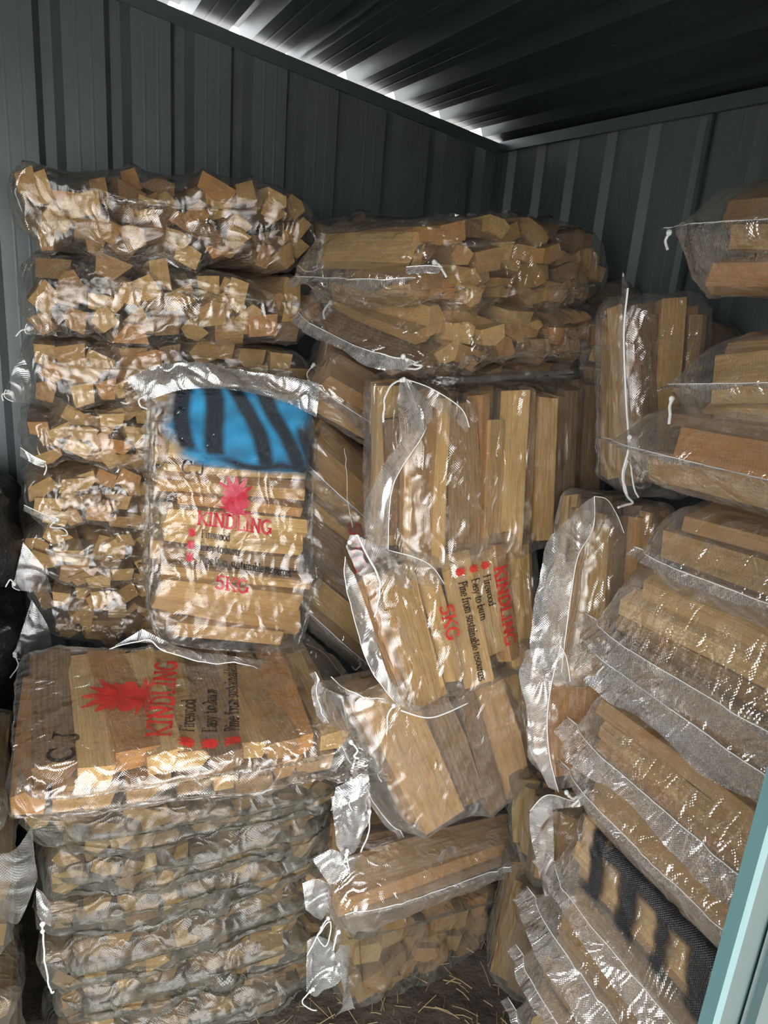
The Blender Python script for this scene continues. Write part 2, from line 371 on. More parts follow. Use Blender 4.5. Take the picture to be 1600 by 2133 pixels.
for wi, mt in enumerate(WOOD):
    for k, (V, F) in enumerate(SHAPES):
        me = bpy.data.meshes.new('stick'); me.from_pydata(V, [], F); me.materials.append(mt); STICK[wi, k] = me
MIX = {'mixed': (5, 5, 2, 3), 'pale': (8, 3, 1, 1), 'tan': (2, 7, 2, 2), 'orange': (2, 3, 7, 1), 'brown': (1, 5, 3, 5), 'contrast': (6, 3, 1, 5), 'dull_shaded': (1, 4, 0, 6)}  # last mix leans to dark wood, standing in for shade low down

# ------------------------------------------------------------------ bag of kindling
class Bag: pass
BAGS = []
AX = {'a': 0, 'b': 1, 'c': 2}
def bag(name, label, F, T, axis='c', cell=(0.048, 0.038), e=6.0, seam=None, film='mid', mix='mixed', jumble=0.3,
        seed=0, group=None, res=0.011, wrinkle=1.0, fill=(0.96, 0.96, 0.96), back=None, slack=0.03, bulge=0.03):
    """F: front face corners TL, TR, BR, BL; T: front to back; axis: which way the sticks lie (a across, b up, c into depth)"""
    rs = random.Random(1000 + seed); B = Bag(); BAGS.append(B); B.seed = seed
    TL, TR, BR, BL = [Vector(p) for p in F]
    bk = [p + Vector(T) for p in (TL, TR, BR, BL)] if back is None else [Vector(p) for p in back]
    HX = {(-1, 1, -1): TL, (1, 1, -1): TR, (1, -1, -1): BR, (-1, -1, -1): BL, (-1, 1, 1): bk[0], (1, 1, 1): bk[1], (1, -1, 1): bk[2], (-1, -1, 1): bk[3]}
    keys = list(HX); HK = np.array(keys, float); HP = np.array([tuple(HX[k]) for k in keys])
    def mp(q):
        q = np.atleast_2d(q); w = np.prod((1 + HK[None] * q[:, None, :]) / 2, axis=2); return w @ HP
    B.mp = mp
    def edge(k):
        d = np.zeros(3); d[k] = 1; return Vector((mp(d) - mp(-d))[0])
    ED = [edge(k) for k in range(3)]; DIM = [v.length for v in ED]; B.ED, B.DIM = ED, DIM
    if rs.random() >= 0: pass
    zmin = HP[:, 2].min(); cen = HP.mean(axis=0); loc = Vector((cen[0], cen[1], zmin)); B.loc = loc
    root = empty(name, loc); tag(root, label, 'kindling bag', group); B.root = root
    # --- sticks
    k = AX[axis]; i, j = [q for q in range(3) if q != k]
    L = [DIM[q] * fill[q] for q in range(3)]
    ni = max(2, round(L[i] / cell[0])); nj = max(2, round(L[j] / cell[1]))
    SV = []; SF = []; wts = MIX[mix]
    jw = 0.25 if axis == 'c' else 0.62
    for w_ in range(nj):
        wd_ = [rs.uniform(1 - jw, 1 + jw) for _ in range(ni)]; tot = sum(wd_); acc = 0.0
        for u in range(ni):
            fw = wd_[u] / tot; cu = acc + fw / 2; acc += fw
            shell = u in (0, ni - 1) or w_ in (0, nj - 1)
            if not shell and axis != 'c': continue
            q = np.zeros(3)
            q[i] = ((cu + (rs.uniform(-.18, .18) * jumble * 2 + ((0.25 if w_ % 2 else -0.25) if axis == 'c' else 0)) / ni) * 2 - 1) * fill[i]
            q[j] = ((w_ + 0.5 + rs.uniform(-.18, .18) * jumble * 2) / nj * 2 - 1) * fill[j]
            q[i] = max(-1 + 0.75 / ni, min(1 - 0.75 / ni, q[i]))
            r = (abs(q[i]) ** e + abs(q[j]) ** e) ** (1 / e); mxq = max(abs(q[i]), abs(q[j]), 1e-6)
            q *= (mxq / r) if r > 0 else 1
            q[k] = rs.uniform(-.05, .05) * (1 + jumble)
            lo = q.copy(); hi = q.copy(); lo[k] = -1; hi[k] = 1
            p = Vector(mp(q)[0]); zv = Vector((mp(hi) - mp(lo))[0]); length = zv.length * fill[k] * rs.uniform(0.86, 0.98); zv.normalize()
            if jumble > 0.5 and rs.random() < 0.12 * jumble: length *= rs.uniform(0.6, 0.85)
            tl = jumble * 0.15 if axis == 'c' else jumble * 0.05
            ej = max(0.15, 1 - max(abs(q[i]), abs(q[j])) ** 2)
            if axis == 'c':
                rr = (abs(q[i]) ** 6 + abs(q[j]) ** 4) ** 0.25 if abs(q[i]) < 1 else 1.0; p = p + ED[k].normalized() * bulge * (rr ** 3) * 1.2
                p = p + ED[k].normalized() * rs.uniform(-0.016, 0.016) * jumble
            length -= bulge * (0.9 if axis == 'c' else 0)
            zv = (zv + ED[i].normalized() * rs.gauss(0, tl) * (0.5 + ej) + ED[j].normalized() * rs.gauss(0, tl) * ej).normalized()
            roll = rs.uniform(0, 6.28) if (jumble > 0.5 and rs.random() < jumble * 0.7) else rs.gauss(0, 0.12 + 0.3 * jumble)
            xv = ED[i] - zv * ED[i].dot(zv); xv.normalize(); yv = zv.cross(xv)
            xv, yv = xv * math.cos(roll) + yv * math.sin(roll), yv * math.cos(roll) - xv * math.sin(roll)
            sx = L[i] * fw * rs.uniform(0.92, 1.15); sy = L[j] / nj * rs.uniform(0.82, 1.15)
            if axis != 'c' and rs.random() < 0.2: length *= rs.uniform(0.7, 0.92); p = p + zv * length * rs.uniform(-0.08, 0.08)
            wi = rs.choices(range(4), wts)[0]; sk = rs.randrange(14)
            ob = bpy.data.objects.new('stick', STICK[wi, sk]); C.objects.link(ob); ob.parent = root
            M = Matrix((xv * sx, yv * sy, zv * length)).transposed().to_4x4(); M.translation = p
            ob.matrix_local = Matrix.Translation(-loc) @ M
            b = len(SV); V, Fc = SHAPES[sk]
            SV += [M @ Vector(v_) for v_ in V]; SF += [tuple(b + t for t in fc) for fc in Fc]
    bvh = BVHTree.FromPolygons(SV, SF)
    # --- film: cage around the sticks, then drawn in until it rests on them
    N = [max(8, min(60, round(d / res))) for d in DIM]
    idx = {}; Q = []; FC = []; FUV = []
    def vid(t):
        if t not in idx: idx[t] = len(Q); Q.append([2 * t[x] / N[x] - 1 for x in range(3)])
        return idx[t]
    for k_ in range(3):
        i_, j_ = [x for x in range(3) if x != k_]
        for sgn in (0, 1):
            for u in range(N[i_]):
                for v_ in range(N[j_]):
                    def g(du, dv):
                        t = [0, 0, 0]; t[k_] = sgn * N[k_]; t[i_] = u + du; t[j_] = v_ + dv; return vid(tuple(t))
                    qd = (g(0, 0), g(1, 0), g(1, 1), g(0, 1))
                    flip = (k_ == 1) ^ (sgn == 0)
                    FC.append(qd[::-1] if flip else qd)
                    us = [((u + a) / N[i_] * DIM[i_], (v_ + c_) / N[j_] * DIM[j_]) for a, c_ in ((0, 0), (1, 0), (1, 1), (0, 1))]
                    FUV.append(us[::-1] if flip else us)
    Q = np.array(Q); FC = np.array(FC)
    ef = e
    r = (np.abs(Q) ** ef).sum(axis=1) ** (1 / ef)
    qq = Q / r[:, None]
    SC = 1 + np.array([max(slack, 0.05 if axis == 'c' and x == 2 else 0.03) / DIM[x] * 2 for x in range(3)])
    P = mp(qq * SC[None])
    pin = np.zeros(len(P), bool)
    seams = [] if seam is None else (seam if isinstance(seam, list) else [seam])
    B.ridge = []
    for sm in seams:
        fk = AX[sm['face'][0]]; fs = sm['face'][1]; al = AX[sm['along']]; ot = [x for x in range(3) if x not in (fk, al)][0]
        on = np.abs(Q[:, fk] - fs) < 1e-6
        pos = sm.get('pos', 0.0); d = Q[:, ot] - pos; tent = 1 - np.abs(d) / np.where(d > 0, 1 - pos, 1 + pos)
        od = np.array(ED[fk].normalized() * fs)
        P[on] += (od[None] * (tent[on] ** 1.2)[:, None]) * sm['ext']
        jr = int(round((pos + 1) / 2 * N[ot])); on2 = on & (np.abs(Q[:, ot] - (2 * jr / N[ot] - 1)) < 1e-6); pin |= on2
        order = sorted(np.where(on2)[0], key=lambda t: Q[t, al]); B.ridge.append((order, od, sm))
    def normals(P):
        fn = np.cross(P[FC[:, 2]] - P[FC[:, 0]], P[FC[:, 3]] - P[FC[:, 1]]); vn = np.zeros_like(P)
        for c_ in range(4): np.add.at(vn, FC[:, c_], fn)
        return vn / (np.linalg.norm(vn, axis=1)[:, None] + 1e-9)
    Nn = normals(P)
    if ((P - cen) * Nn).sum() < 0: FC = FC[:, ::-1]; FUV = [t[::-1] for t in FUV]; Nn = -Nn
    maxd = 0.11; obst = np.full(len(P), maxd)
    for t in range(len(P)):
        h = bvh.ray_cast(Vector(P[t]), Vector(-Nn[t]), maxd)
        if h[0] is not None: obst[t] = max(h[3] - 0.0035, 0.0)
    obst[pin] = 0.0
    E2 = np.concatenate([FC[:, [0, 1]], FC[:, [1, 2]], FC[:, [2, 3]], FC[:, [3, 0]]]); deg = np.zeros(len(P)); np.add.at(deg, E2[:, 0], 1); np.add.at(deg, E2[:, 1], 1)
    off = obst.copy()
    for it in range(110):
        av = np.zeros(len(P)); np.add.at(av, E2[:, 0], off[E2[:, 1]]); np.add.at(av, E2[:, 1], off[E2[:, 0]]); off = np.minimum(obst, av / deg)
    P2 = P - Nn * off[:, None]
    for ps in range(4):                       # no stick corner may stand outside the film
        fb = BVHTree.FromPolygons([Vector(p) for p in P2], [tuple(int(x) for x in q_) for q_ in FC]); dsp = np.zeros(len(P)); hit = False
        for sv in SV:
            l_, n_, ix, ds = fb.find_nearest(sv)
            if l_ is None: continue
            dd = (sv - l_).dot(n_)
            if dd > -0.002:
                hit = True; dd = min(max(dd, 0.0), 0.022) + 0.005
                for vv in FC[ix]: dsp[vv] = max(dsp[vv], dd)
        if not hit: break
        for it in range(3):
            nb = np.zeros(len(P)); np.maximum.at(nb, E2[:, 0], dsp[E2[:, 1]]); np.maximum.at(nb, E2[:, 1], dsp[E2[:, 0]]); dsp = np.maximum(dsp, nb * 0.7)
        dsp[pin] = 0; N2 = normals(P2); N2 = np.where(((N2 * Nn).sum(axis=1) < -0.2)[:, None], Nn, N2); P2 = P2 + N2 * dsp[:, None]
    av = np.zeros_like(P2)
    for x in range(3): np.add.at(av[:, x], E2[:, 0], P2[E2[:, 1], x]); np.add.at(av[:, x], E2[:, 1], P2[E2[:, 0], x])
    P2 = np.where(pin[:, None], P2, P2 * 0.7 + av / deg[:, None] * 0.3)
    so = Vector((seed * 3.7, seed * 1.9, seed * 2.3)); lift = np.zeros(len(P))
    a1 = rs.uniform(0, 3.14); ca, sa = math.cos(a1), math.sin(a1)
    for t in range(len(P)):
        p = Vector(P2[t]) + so
        w = Vector((p.x * 2.2, p.y * 2.2, p.z * 2.2)); n0 = noise.noise(w * 4.0)
        pr = Vector(((p.x * ca + p.z * sa) * 9 + n0 * 1.2, p.y * 9, (-p.x * sa + p.z * ca) * 30 + n0 * 1.5))
        rg = max(0.0, 1 - abs(noise.noise(pr)) * 4.5)
        lift[t] = 0.0075 * rg ** 1.5 * (0.55 + n0) + 0.004 * max(0, noise.noise(p * 24))
    P2 = P2 + Nn * (lift * wrinkle)[:, None]
    B.P, B.FC = P2, FC
    fo = mesh_obj('film', [tuple(p) for p in P2], [tuple(int(x) for x in q_) for q_ in FC], FILM[film], root, True, loc)
    lay = fo.data.uv_layers.new(name='UVMap'); lay.data.foreach_set('uv', np.array(FUV, dtype=np.float32).ravel())
    B.bvh = BVHTree.FromPolygons([Vector(p) for p in P2], [tuple(int(x) for x in q_) for q_ in FC])
    B.film = fo
    # --- sewn hem along each ridge
    for order, od, sm in B.ridge:
        fl = sm.get('flange', 0.03)
        if fl <= 0: continue
        base = [Vector(P2[t]) for t in order]; al = (base[-1] - base[0]).normalized(); o3 = Vector(od); n_ = len(base)
        over = sm.get('over', 0.02)
        base = [base[0] - al * over] + base + [base[-1] + al * over]
        drp = Vector(sm.get('droop', (0, 0, -0.35)))
        free = []
        for q_, p in enumerate(base):
            t = q_ / (len(base) - 1); wv = noise.noise(Vector((t * 5, seed, 0.3)))
            free.append(p + o3 * fl * (0.85 + 0.3 * wv) + drp * fl * (0.6 + 0.8 * noise.noise(Vector((t * 4, seed, 7.7)))))
        flap(B, base, free, name='seam_flange', wav=0.004, hem=sm.get('hem', 'a'))
    return B
def flap(B, A, Z, name='film_flap', film='flange', wav=0.008, hem='a', rows=6, hemr=0.0008):
    """loose film between two lines of points"""
    A = smooth_path(A, 3 if len(A) > 8 else 10); Z = smooth_path(Z, 3 if len(Z) > 8 else 10); n_ = max(len(A), len(Z))
    def rs_(L):
        return [L[min(int(t * (len(L) - 1) / (n_ - 1)), len(L) - 2)].lerp(L[min(int(t * (len(L) - 1) / (n_ - 1)), len(L) - 2) + 1], t * (len(L) - 1) / (n_ - 1) - min(int(t * (len(L) - 1) / (n_ - 1)), len(L) - 2)) for t in range(n_)]
    A = rs_(A); Z = rs_(Z); V = []; UV = []; F = []
    wid = sum((a - z).length for a, z in zip(A, Z)) / n_; ln = 0
    for t in range(n_):
        if t: ln += (A[t] - A[t - 1]).length
        tg = (A[min(t + 1, n_ - 1)] - A[max(t - 1, 0)]).normalized(); ac = (Z[t] - A[t]); nr = tg.cross(ac)
        nr = nr.normalized() if nr.length > 1e-9 else Vector((0, -1, 0))
        for r in range(rows + 1):
            s = r / rows; p = A[t].lerp(Z[t], s)
            p = p + nr * wav * (s * 0.9 + 0.1) * (noise.noise(Vector((p.x * 14 + B.seed, p.y * 14, p.z * 14))) * 1.6 + noise.noise(p * 40) * 0.6)
            V.append(p); UV.append((ln, s * wid))
    for t in range(n_ - 1):
        for r in range(rows): a = t * (rows + 1) + r; F.append((a, a + 1, a + rows + 2, a + rows + 1))
    o = mesh_obj(name, V, F, FILM[film], B.root, True, B.loc, UV)
    if hem:
        r = 0 if hem == 'a' else rows
        pts = [V[t * (rows + 1) + r] for t in range(n_)]
        tv, tf = tube(pts, hemr, 5); h = mesh_obj('hem_stitch', tv, tf, M_HEM, o, True, B.loc)
    return o
def string(B, pts, r=0.0016, knot=True):
    pts = smooth_path(pts, 7)
    pts = [p + Vector((noise.noise(p * 60), noise.noise(p * 60 + Vector((9, 0, 0))), noise.noise(p * 60 + Vector((0, 9, 0))))) * 0.0025 for p in pts]
    V, F = tube(pts, r, 5)
    if knot:
        for c_, rr in ((pts[0], 0.005), (pts[len(pts) // 8], 0.004)):
            b = len(V)
            for la in range(5):
                th = math.pi * la / 4
                for lo in range(6):
                    ph = 2 * math.pi * lo / 6; V.append(c_ + Vector((math.sin(th) * math.cos(ph), math.sin(th) * math.sin(ph), math.cos(th))) * rr)
            for la in range(4):
                for lo in range(6): F.append((b + la * 6 + lo, b + la * 6 + (lo + 1) % 6, b + la * 6 + 6 + (lo + 1) % 6, b + la * 6 + 6 + lo))
    return mesh_obj('string', V, F, M_STRING, B.root, True, B.loc)

# ------------------------------------------------------------------ printing on the film
def arc(cx, cy, rx, ry, a0, a1, n_=10):
    return [(cx + rx * math.cos(math.radians(a0 + (a1 - a0) * t / n_)), cy + ry * math.sin(math.radians(a0 + (a1 - a0) * t / n_))) for t in range(n_ + 1)]
def stem(x, y0=0, y1=1, top=True, bot=True):
    o = [('T', [(x, y0), (x, y1)])]
    if bot: o.append(('t', [(x - .15, y0), (x + .15, y0)]))
    if top: o.append(('t', [(x - .15, y1), (x + .1, y1)]))
    return o
X_ = .64
GL = {
 'F': (.78, stem(.2) + [('t', [(.2, 1), (.72, 1), (.72, .82)]), ('t', [(.2, .52), (.52, .52)])]),
 'E': (.84, stem(.2) + [('t', [(.2, 1), (.74, 1), (.74, .82)]), ('t', [(.2, .52), (.54, .52)]), ('t', [(.2, 0), (.78, 0), (.78, .2)])]),
 'P': (.8, stem(.2) + [('T', [(.2, 1), (.45, 1)] + arc(.45, .74, .26, .26, 90, -90) + [(.2, .48)])]),
 'K': (.92, stem(.2) + [('t', [(.78, 1), (.22, .42)]), ('T', [(.38, .58), (.82, 0)]), ('t', [(.66, 0), (.92, 0)]), ('t', [(.64, 1), (.9, 1)])]),
 'I': (.42, stem(.2)), 'N': (.95, stem(.18) + [('T', [(.18, 1), (.78, 0)])] + stem(.78, 0, 1, True, False)),
 'D': (.9, stem(.2) + [('T', [(.2, 1), (.42, 1)] + arc(.42, .5, .38, .5, 90, -90) + [(.2, 0)])]),
 'L': (.78, stem(.2) + [('t', [(.2, 0), (.72, 0), (.72, .26)])]),
 'G': (.95, [('T', arc(.48, .5, .38, .5, 48, 330, 16)), ('T', [(.82, .4), (.82, .08)]), ('t', [(.58, .42), (.95, .42)])]),
 'C': (.88, [('T', arc(.48, .5, .36, .5, 48, 312, 16)), ('t', [(.74, 1), (.74, .74)])]),
 'J': (.75, [('T', [(.5, 1), (.5, .22)] + arc(.3, .22, .2, .22, 0, -170, 8)), ('t', [(.32, 1), (.68, 1)])]),
 '5': (.8, [('T', [(.7, 1), (.24, 1), (.2, .56)] + arc(.4, .32, .3, .32, 130, -140, 14))]),
 'i': (.4, stem(.2, 0, X_) + [('T', [(.2, .86), (.2, .98)])]), 'l': (.4, stem(.2)),
 'r': (.56, stem(.2, 0, X_) + [('T', arc(.38, X_ - .18, .17, .17, 170, 30, 6))]),
 'e': (.64, [('T', arc(.34, .31, .26, .33, 0, 320, 14)), ('t', [(.1, .33), (.6, .33)])]),
 'w': (.98, [('T', [(.1, X_), (.3, 0)]), ('t', [(.3, 0), (.5, X_)]), ('T', [(.5, X_), (.7, 0)]), ('t', [(.7, 0), (.9, X_)]), ('t', [(0, X_), (.22, X_)]), ('t', [(.78, X_), (1, X_)])]),
 'o': (.7, [('T', arc(.36, .31, .28, .33, 0, 360, 16))]), 'c': (.6, [('T', arc(.36, .31, .27, .33, 45, 315, 12))]),
 'd': (.74, [('T', arc(.32, .31, .24, .33, 30, 330, 12))] + stem(.56)),
 'b': (.74, stem(.16) + [('T', arc(.38, .31, .25, .33, 150, -150, 12))]),
 'a': (.66, [('T', arc(.32, .17, .2, .18, 60, 330, 10)), ('T', [(.52, 0), (.52, .45)] + arc(.33, .45, .19, .18, 0, 160, 7)), ('t', [(.5, 0), (.66, 0)])]),
 's': (.56, [('T', arc(.28, .47, .18, .16, 40, 250, 8) + arc(.28, .16, .19, .17, 80, -140, 8))]),
 'y': (.72, [('T', [(.12, X_), (.36, 0)]), ('t', [(.62, X_), (.24, -.28), (.1, -.26)]), ('t', [(0, X_), (.24, X_)]), ('t', [(.5, X_), (.74, X_)])]),
 't': (.48, [('T', [(.22, .88), (.22, .1)] + arc(.34, .12, .12, .12, 180, 300, 5)), ('t', [(.05, X_), (.42, X_)])]),
 'u': (.76, stem(.16, .12, X_, True, False) + [('T', arc(.34, .16, .18, .16, 180, 340, 6))] + stem(.56, 0, X_, True, True)),
 'n': (.78, stem(.16, 0, X_) + [('T', arc(.37, X_ - .2, .2, .2, 160, 0, 7))] + stem(.57, 0, X_ - .2, False, True)),
 'm': (1.12, stem(.16, 0, X_) + [('T', arc(.35, X_ - .2, .18, .2, 160, 0, 7))] + stem(.53, 0, X_ - .2, False, True) + [('T', arc(.72, X_ - .2, .18, .2, 160, 0, 7))] + stem(.9, 0, X_ - .2, False, True)),
 'f': (.48, stem(.2, 0, .8, False, True) + [('T', arc(.36, .8, .16, .18, 180, 40, 6)), ('t', [(.04, X_), (.42, X_)])]),
 ' ': (.36, []),
}
def text_strokes(s, x, y, h, width=None, bold=1.0):
    adv = sum(GL[c][0] for c in s); kx = h if width is None else width / adv; out = []
    for c in s:
        a, st = GL[c]
        for kd, pl_ in st: out.append(([(x + px * kx, y + py * h) for px, py in pl_], h * (0.15 if kd == 'T' else 0.085) * bold))
        x += a * kx
    return out
def stroke_mesh(strokes, step=0.004):
    V = []; F = []
    for pl_, w in strokes:
        pts = [Vector(p) for p in pl_]; d = []
        for p, q in zip(pts[:-1], pts[1:]):
            m = max(1, int((q - p).length / step))
            d += [p.lerp(q, t / m) for t in range(m)]
        d.append(pts[-1]); b = len(V)
        for t, p in enumerate(d):
            tg = (d[min(t + 1, len(d) - 1)] - d[max(t - 1, 0)]); tg = tg.normalized() if tg.length > 1e-9 else Vector((1, 0)); nr = Vector((-tg.y, tg.x)) * w / 2
            ext = tg * w * 0.25 * (-1 if t == 0 else (1 if t == len(d) - 1 else 0))
            V += [p + nr + ext, p - nr + ext]
        for t in range(len(d) - 1): F.append((b + 2 * t, b + 2 * t + 1, b + 2 * t + 3, b + 2 * t + 2))
    return V, F
def flame_mesh(cx, cy, w, h, lick=7, seed=1):
    """red flame: round foot and ragged tongues"""
    R = random.Random(seed); n_ = 98; V = []; F = []; bd = []
    for t in range(n_):
        a = 2 * math.pi * t / n_; s = math.sin(a); r = 1.0
        if s > -0.1:
            up = max(0, s); ph = (a / math.pi) * lick; saw = 1 - abs((ph % 1.0) * 2 - 1)
            r = 0.74 + min(1.0, up * 1.6) * 0.85 * (0.12 + 0.88 * saw ** 1.4) * (0.62 + 0.38 * up + 0.12 * math.cos(a * 5 + seed))
        else: r = 0.95 + 0.04 * math.sin(a * 9)
        bd.append((math.cos(a) * r * w / 2 * (0.95 if s > 0 else 1), s * r * h / 2.6))
    V.append(Vector((cx, cy - h * 0.12))); K = 5
    for k in range(1, K + 1):
        for x, y in bd: V.append(Vector((cx + x * k / K, cy - h * 0.12 + y * k / K)))
    for t in range(n_): F.append((0, 1 + t, 1 + (t + 1) % n_))
    for k in range(K - 1):
        for t in range(n_): a = 1 + k * n_; F.append((a + t, a + n_ + t, a + n_ + (t + 1) % n_, a + (t + 1) % n_))
    return V, F
def project(B, V2, F, face, org, ex, ey, mat, name, lift=0.0016, label=None):
    """lay flat print (in metres) on one face of the bag: face ('c', -1); org in face units; ex, ey: print axes as metre vectors in face axes"""
    fk = AX[face[0]]; fs = face[1]; i, j = [q for q in range(3) if q != fk]
    nrm = B.ED[i].cross(B.ED[j]).normalized();
    if nrm.dot(B.ED[fk] * fs) < 0: nrm = -nrm
    P = []; keep = []
    for p in V2:
        mi = org[0] * B.DIM[i] / 2 + ex[0] * p[0] + ey[0] * p[1]; mj = org[1] * B.DIM[j] / 2 + ex[1] * p[0] + ey[1] * p[1]
        q = np.zeros(3); q[fk] = fs; q[i] = mi / B.DIM[i] * 2; q[j] = mj / B.DIM[j] * 2
        w = Vector(B.mp(q)[0]); h = B.bvh.ray_cast(w + nrm * 0.12, -nrm, 0.3)
        if h[0] is None: P.append(w); keep.append(False)
        else: P.append(h[0] + nrm * lift); keep.append(True)
    F = [f for f in F if all(keep[t] for t in f)]
    if not F: return None
    o = mesh_obj(name, P, F, mat, B.root, True, B.loc, [(p[0], p[1]) for p in V2])
    if label: o['label'] = label
    return o
def artwork(B, face, org, ex, ey, s, parts=('cj', 'flame', 'name', 'lines', 'kg'), red=INK_RED, seed=1):
    """the whole printed design, s metres wide; origin at the flame"""
    def pr(V, F, mat, name, label=None): project(B, [Vector((v[0] * s, v[1] * s)) for v in V], F, face, org, ex, ey, mat, name, label=label)
    def tx(t, x, y, h, width, mat, name, bold=1.0):
        V, F = stroke_mesh([([(a * s, b * s) for a, b in pl_], w * s) for pl_, w in text_strokes(t, x, y, h, width, bold)]); project(B, V, F, face, org, ex, ey, mat, name, label='printed lettering ' + t)
    if 'cj' in parts: tx('C', -.42, .10, .10, None, INK_BLACK, 'lettering'); tx('J', -.31, .10, .10, None, INK_BLACK, 'lettering')
    if 'flame' in parts:
        pr(*flame_mesh(0, 0, .25, .30, 7, seed), red, 'flame_print', 'red printed flame')
        lg = []
        for q in range(5): lg.append(([(-.13 + q * .03, -.17 - q % 2 * .012), (.06 + q * .022, -.125 - q * .004)], .007)); lg.append(([(.13 - q * .03, -.17), (-.05 - q * .02, -.12)], .007))
        V, F = stroke_mesh([([(a * s, b * s) for a, b in pl_], w * s) for pl_, w in lg]); project(B, V, F, face, org, ex, ey, red, 'log_print')
    if 'name' in parts: tx('KINDLING', -.28, -.28, .10, .58, red, 'lettering', 1.25)
    if 'lines' in parts:
        for q, t in enumerate(('Firewood', 'Easy to burn', 'Pine from sustainable resources')):
            y = -.38 - q * .10; wd_ = (.22, .30, .72)[q]
            tx(t, -.24, y, .062, wd_, INK_BLACK, 'lettering')
            pr(*flame_mesh(-.31, y + .035, .062, .085, 5, q), red, 'flame_print')
    if 'kg' in parts: tx('5KG', -.12, -.76, .10, .26, red, 'lettering', 1.15)
def spray(B, face, u0, u1, v0, v1, fn, n_=(90, 80), name='spray_paint', label=None):
    """sprayed paint; fn(s, t) -> colour, alpha over the patch"""
    fk = AX[face[0]]; i, j = [q for q in range(3) if q != fk]; V = []; F = []; col = []
    for b in range(n_[1] + 1):
        for a in range(n_[0] + 1):
            V.append(((u0 + (u1 - u0) * a / n_[0]) * B.DIM[i] / 2, (v0 + (v1 - v0) * b / n_[1]) * B.DIM[j] / 2)); col.append(fn(a / n_[0], b / n_[1]))
    for b in range(n_[1]):
        for a in range(n_[0]):
            t = b * (n_[0] + 1) + a; q = (t, t + 1, t + n_[0] + 2, t + n_[0] + 1)
            if max(col[x][3] for x in q) > 0.02: F.append(q)
    o = project(B, V, F, face, (0, 0), (1, 0), (0, 1), M_SPRAY, name, 0.002, label)
    ca = o.data.color_attributes.new('paint', 'FLOAT_COLOR', 'POINT')
    ca.data.foreach_set('color', np.array(col, dtype=np.float32).ravel())
    return o

# ------------------------------------------------------------------ the bags
def quad(pts, y=None, x=None):
    """front face from photo pixels; each point may carry its own depth"""
    return [at(p[0], p[1], y=(p[2] if len(p) > 2 else y)) if x is None else at(p[0], p[1], x=(p[2] if len(p) > 2 else x)) for p in pts]
def cube(x0, x1, y0, y1, z0, z1, roll=0.0, lift=0.0):
    """front face and depth of an upright block; roll tips it sideways, lift raises its far side"""
    F = [Vector((x0, y0, z1)), Vector((x1, y0, z1 + roll)), Vector((x1, y0, z0 + roll)), Vector((x0, y0, z0))]
    return F, Vector((0, y1 - y0, lift))
NAME = 'kindling_bag'

# ---- tall stack on the left, stick ends to the front
G1 = 'bags of the tall left stack'
TL_ = (0, 0.33, 0)
LEFT = [
    ([(0, 322), (698, 388), (694, 585), (14, 500)], 'topmost bag of the tall left stack, bulging with split stick ends', 0.95, 'clear', 'mixed'),
    ([(28, 522), (690, 582), (684, 722), (52, 706)], 'second bag from the top of the tall left stack, creased film', 0.8, 'clear', 'mixed'),
    ([(42, 712), (664, 724), (664, 856), (58, 862)], 'third bag from the top of the left stack, partly behind the blue-sprayed bag', 0.5, 'clear', 'mixed'),
    ([(42, 856), (650, 860), (650, 990), (62, 990)], 'fourth bag down the left stack, pale blocks and a tied knot', 0.55, 'clear', 'pale'),
    ([(50, 990), (650, 990), (650, 1122), (62, 1124)], 'fifth bag down the left stack, densely packed pale stick ends', 0.6, 'clear', 'pale'),
    ([(46, 1122), (640, 1116), (640, 1238), (62, 1244)], 'sixth bag down the left stack, loose film corner drooping left', 0.8, 'clear', 'mixed'),
    ([(60, 1242), (640, 1236), (640, 1356), (76, 1372)], 'lowest bag of the tall left stack, drooping string at its corner', 0.8, 'clear', 'mixed'),
]
LB = []
for k, (q, lab, jb, fm, mx) in enumerate(LEFT):
    LB.append(bag(NAME, lab, quad(q, y=1.60), TL_, 'c', (0.05, 0.036) if k > 2 else (0.056, 0.044), 3.2, None, fm, mx, jb, 10 + k, G1, slack=0.012, fill=(0.95, 0.90, 0.94), bulge=0.045))
Y = 1.585
def ears(B, a, b, tip, y=Y, st=None):
    """loose film corner with a knotted string end"""
    flap(B, [at(*a, y=y + 0.02), at((a[0] + b[0]) / 2 + 12, (a[1] + b[1]) / 2, y=y + 0.01), at(*b, y=y + 0.02)],
         [at(tip[0] + 4, tip[1] - 14, y=y), at(tip[0], tip[1], y=y - 0.005), at(tip[0] + 14, tip[1] + 6, y=y)], wav=0.01, hem='b', film='mid')
    if st: string(B, [at(p[0], p[1], y=y - 0.008) for p in st])
ears(LB[0], (640, 470), (660, 560), (688, 548), st=[(690, 530), (668, 556), (640, 566), (622, 552)])
ears(LB[1], (60, 640), (120, 700), (52, 692), st=[(60, 684), (42, 692), (34, 700)])
ears(LB[1], (660, 600), (670, 700), (694, 640), st=[(690, 632), (676, 650), (674, 668), (682, 700), (676, 740)])
ears(LB[2], (42, 730), (62, 840), (8, 826), st=[(24, 818), (4, 820), (8, 836)])
string(LB[2], [at(p[0], p[1], y=Y) for p in [(652, 760), (640, 780), (648, 800), (650, 820)]])
string(LB[3], [at(p[0], p[1], y=Y - 0.01) for p in [(82, 962), (96, 968), (92, 990)]])
flap(LB[3], [at(42, 932, y=Y - 0.005), at(70, 950, y=Y - 0.012), at(96, 962, y=Y - 0.015)], [at(42, 950, y=Y), at(68, 966, y=Y - 0.01), at(92, 974, y=Y - 0.01)], hem='a', wav=0.002)
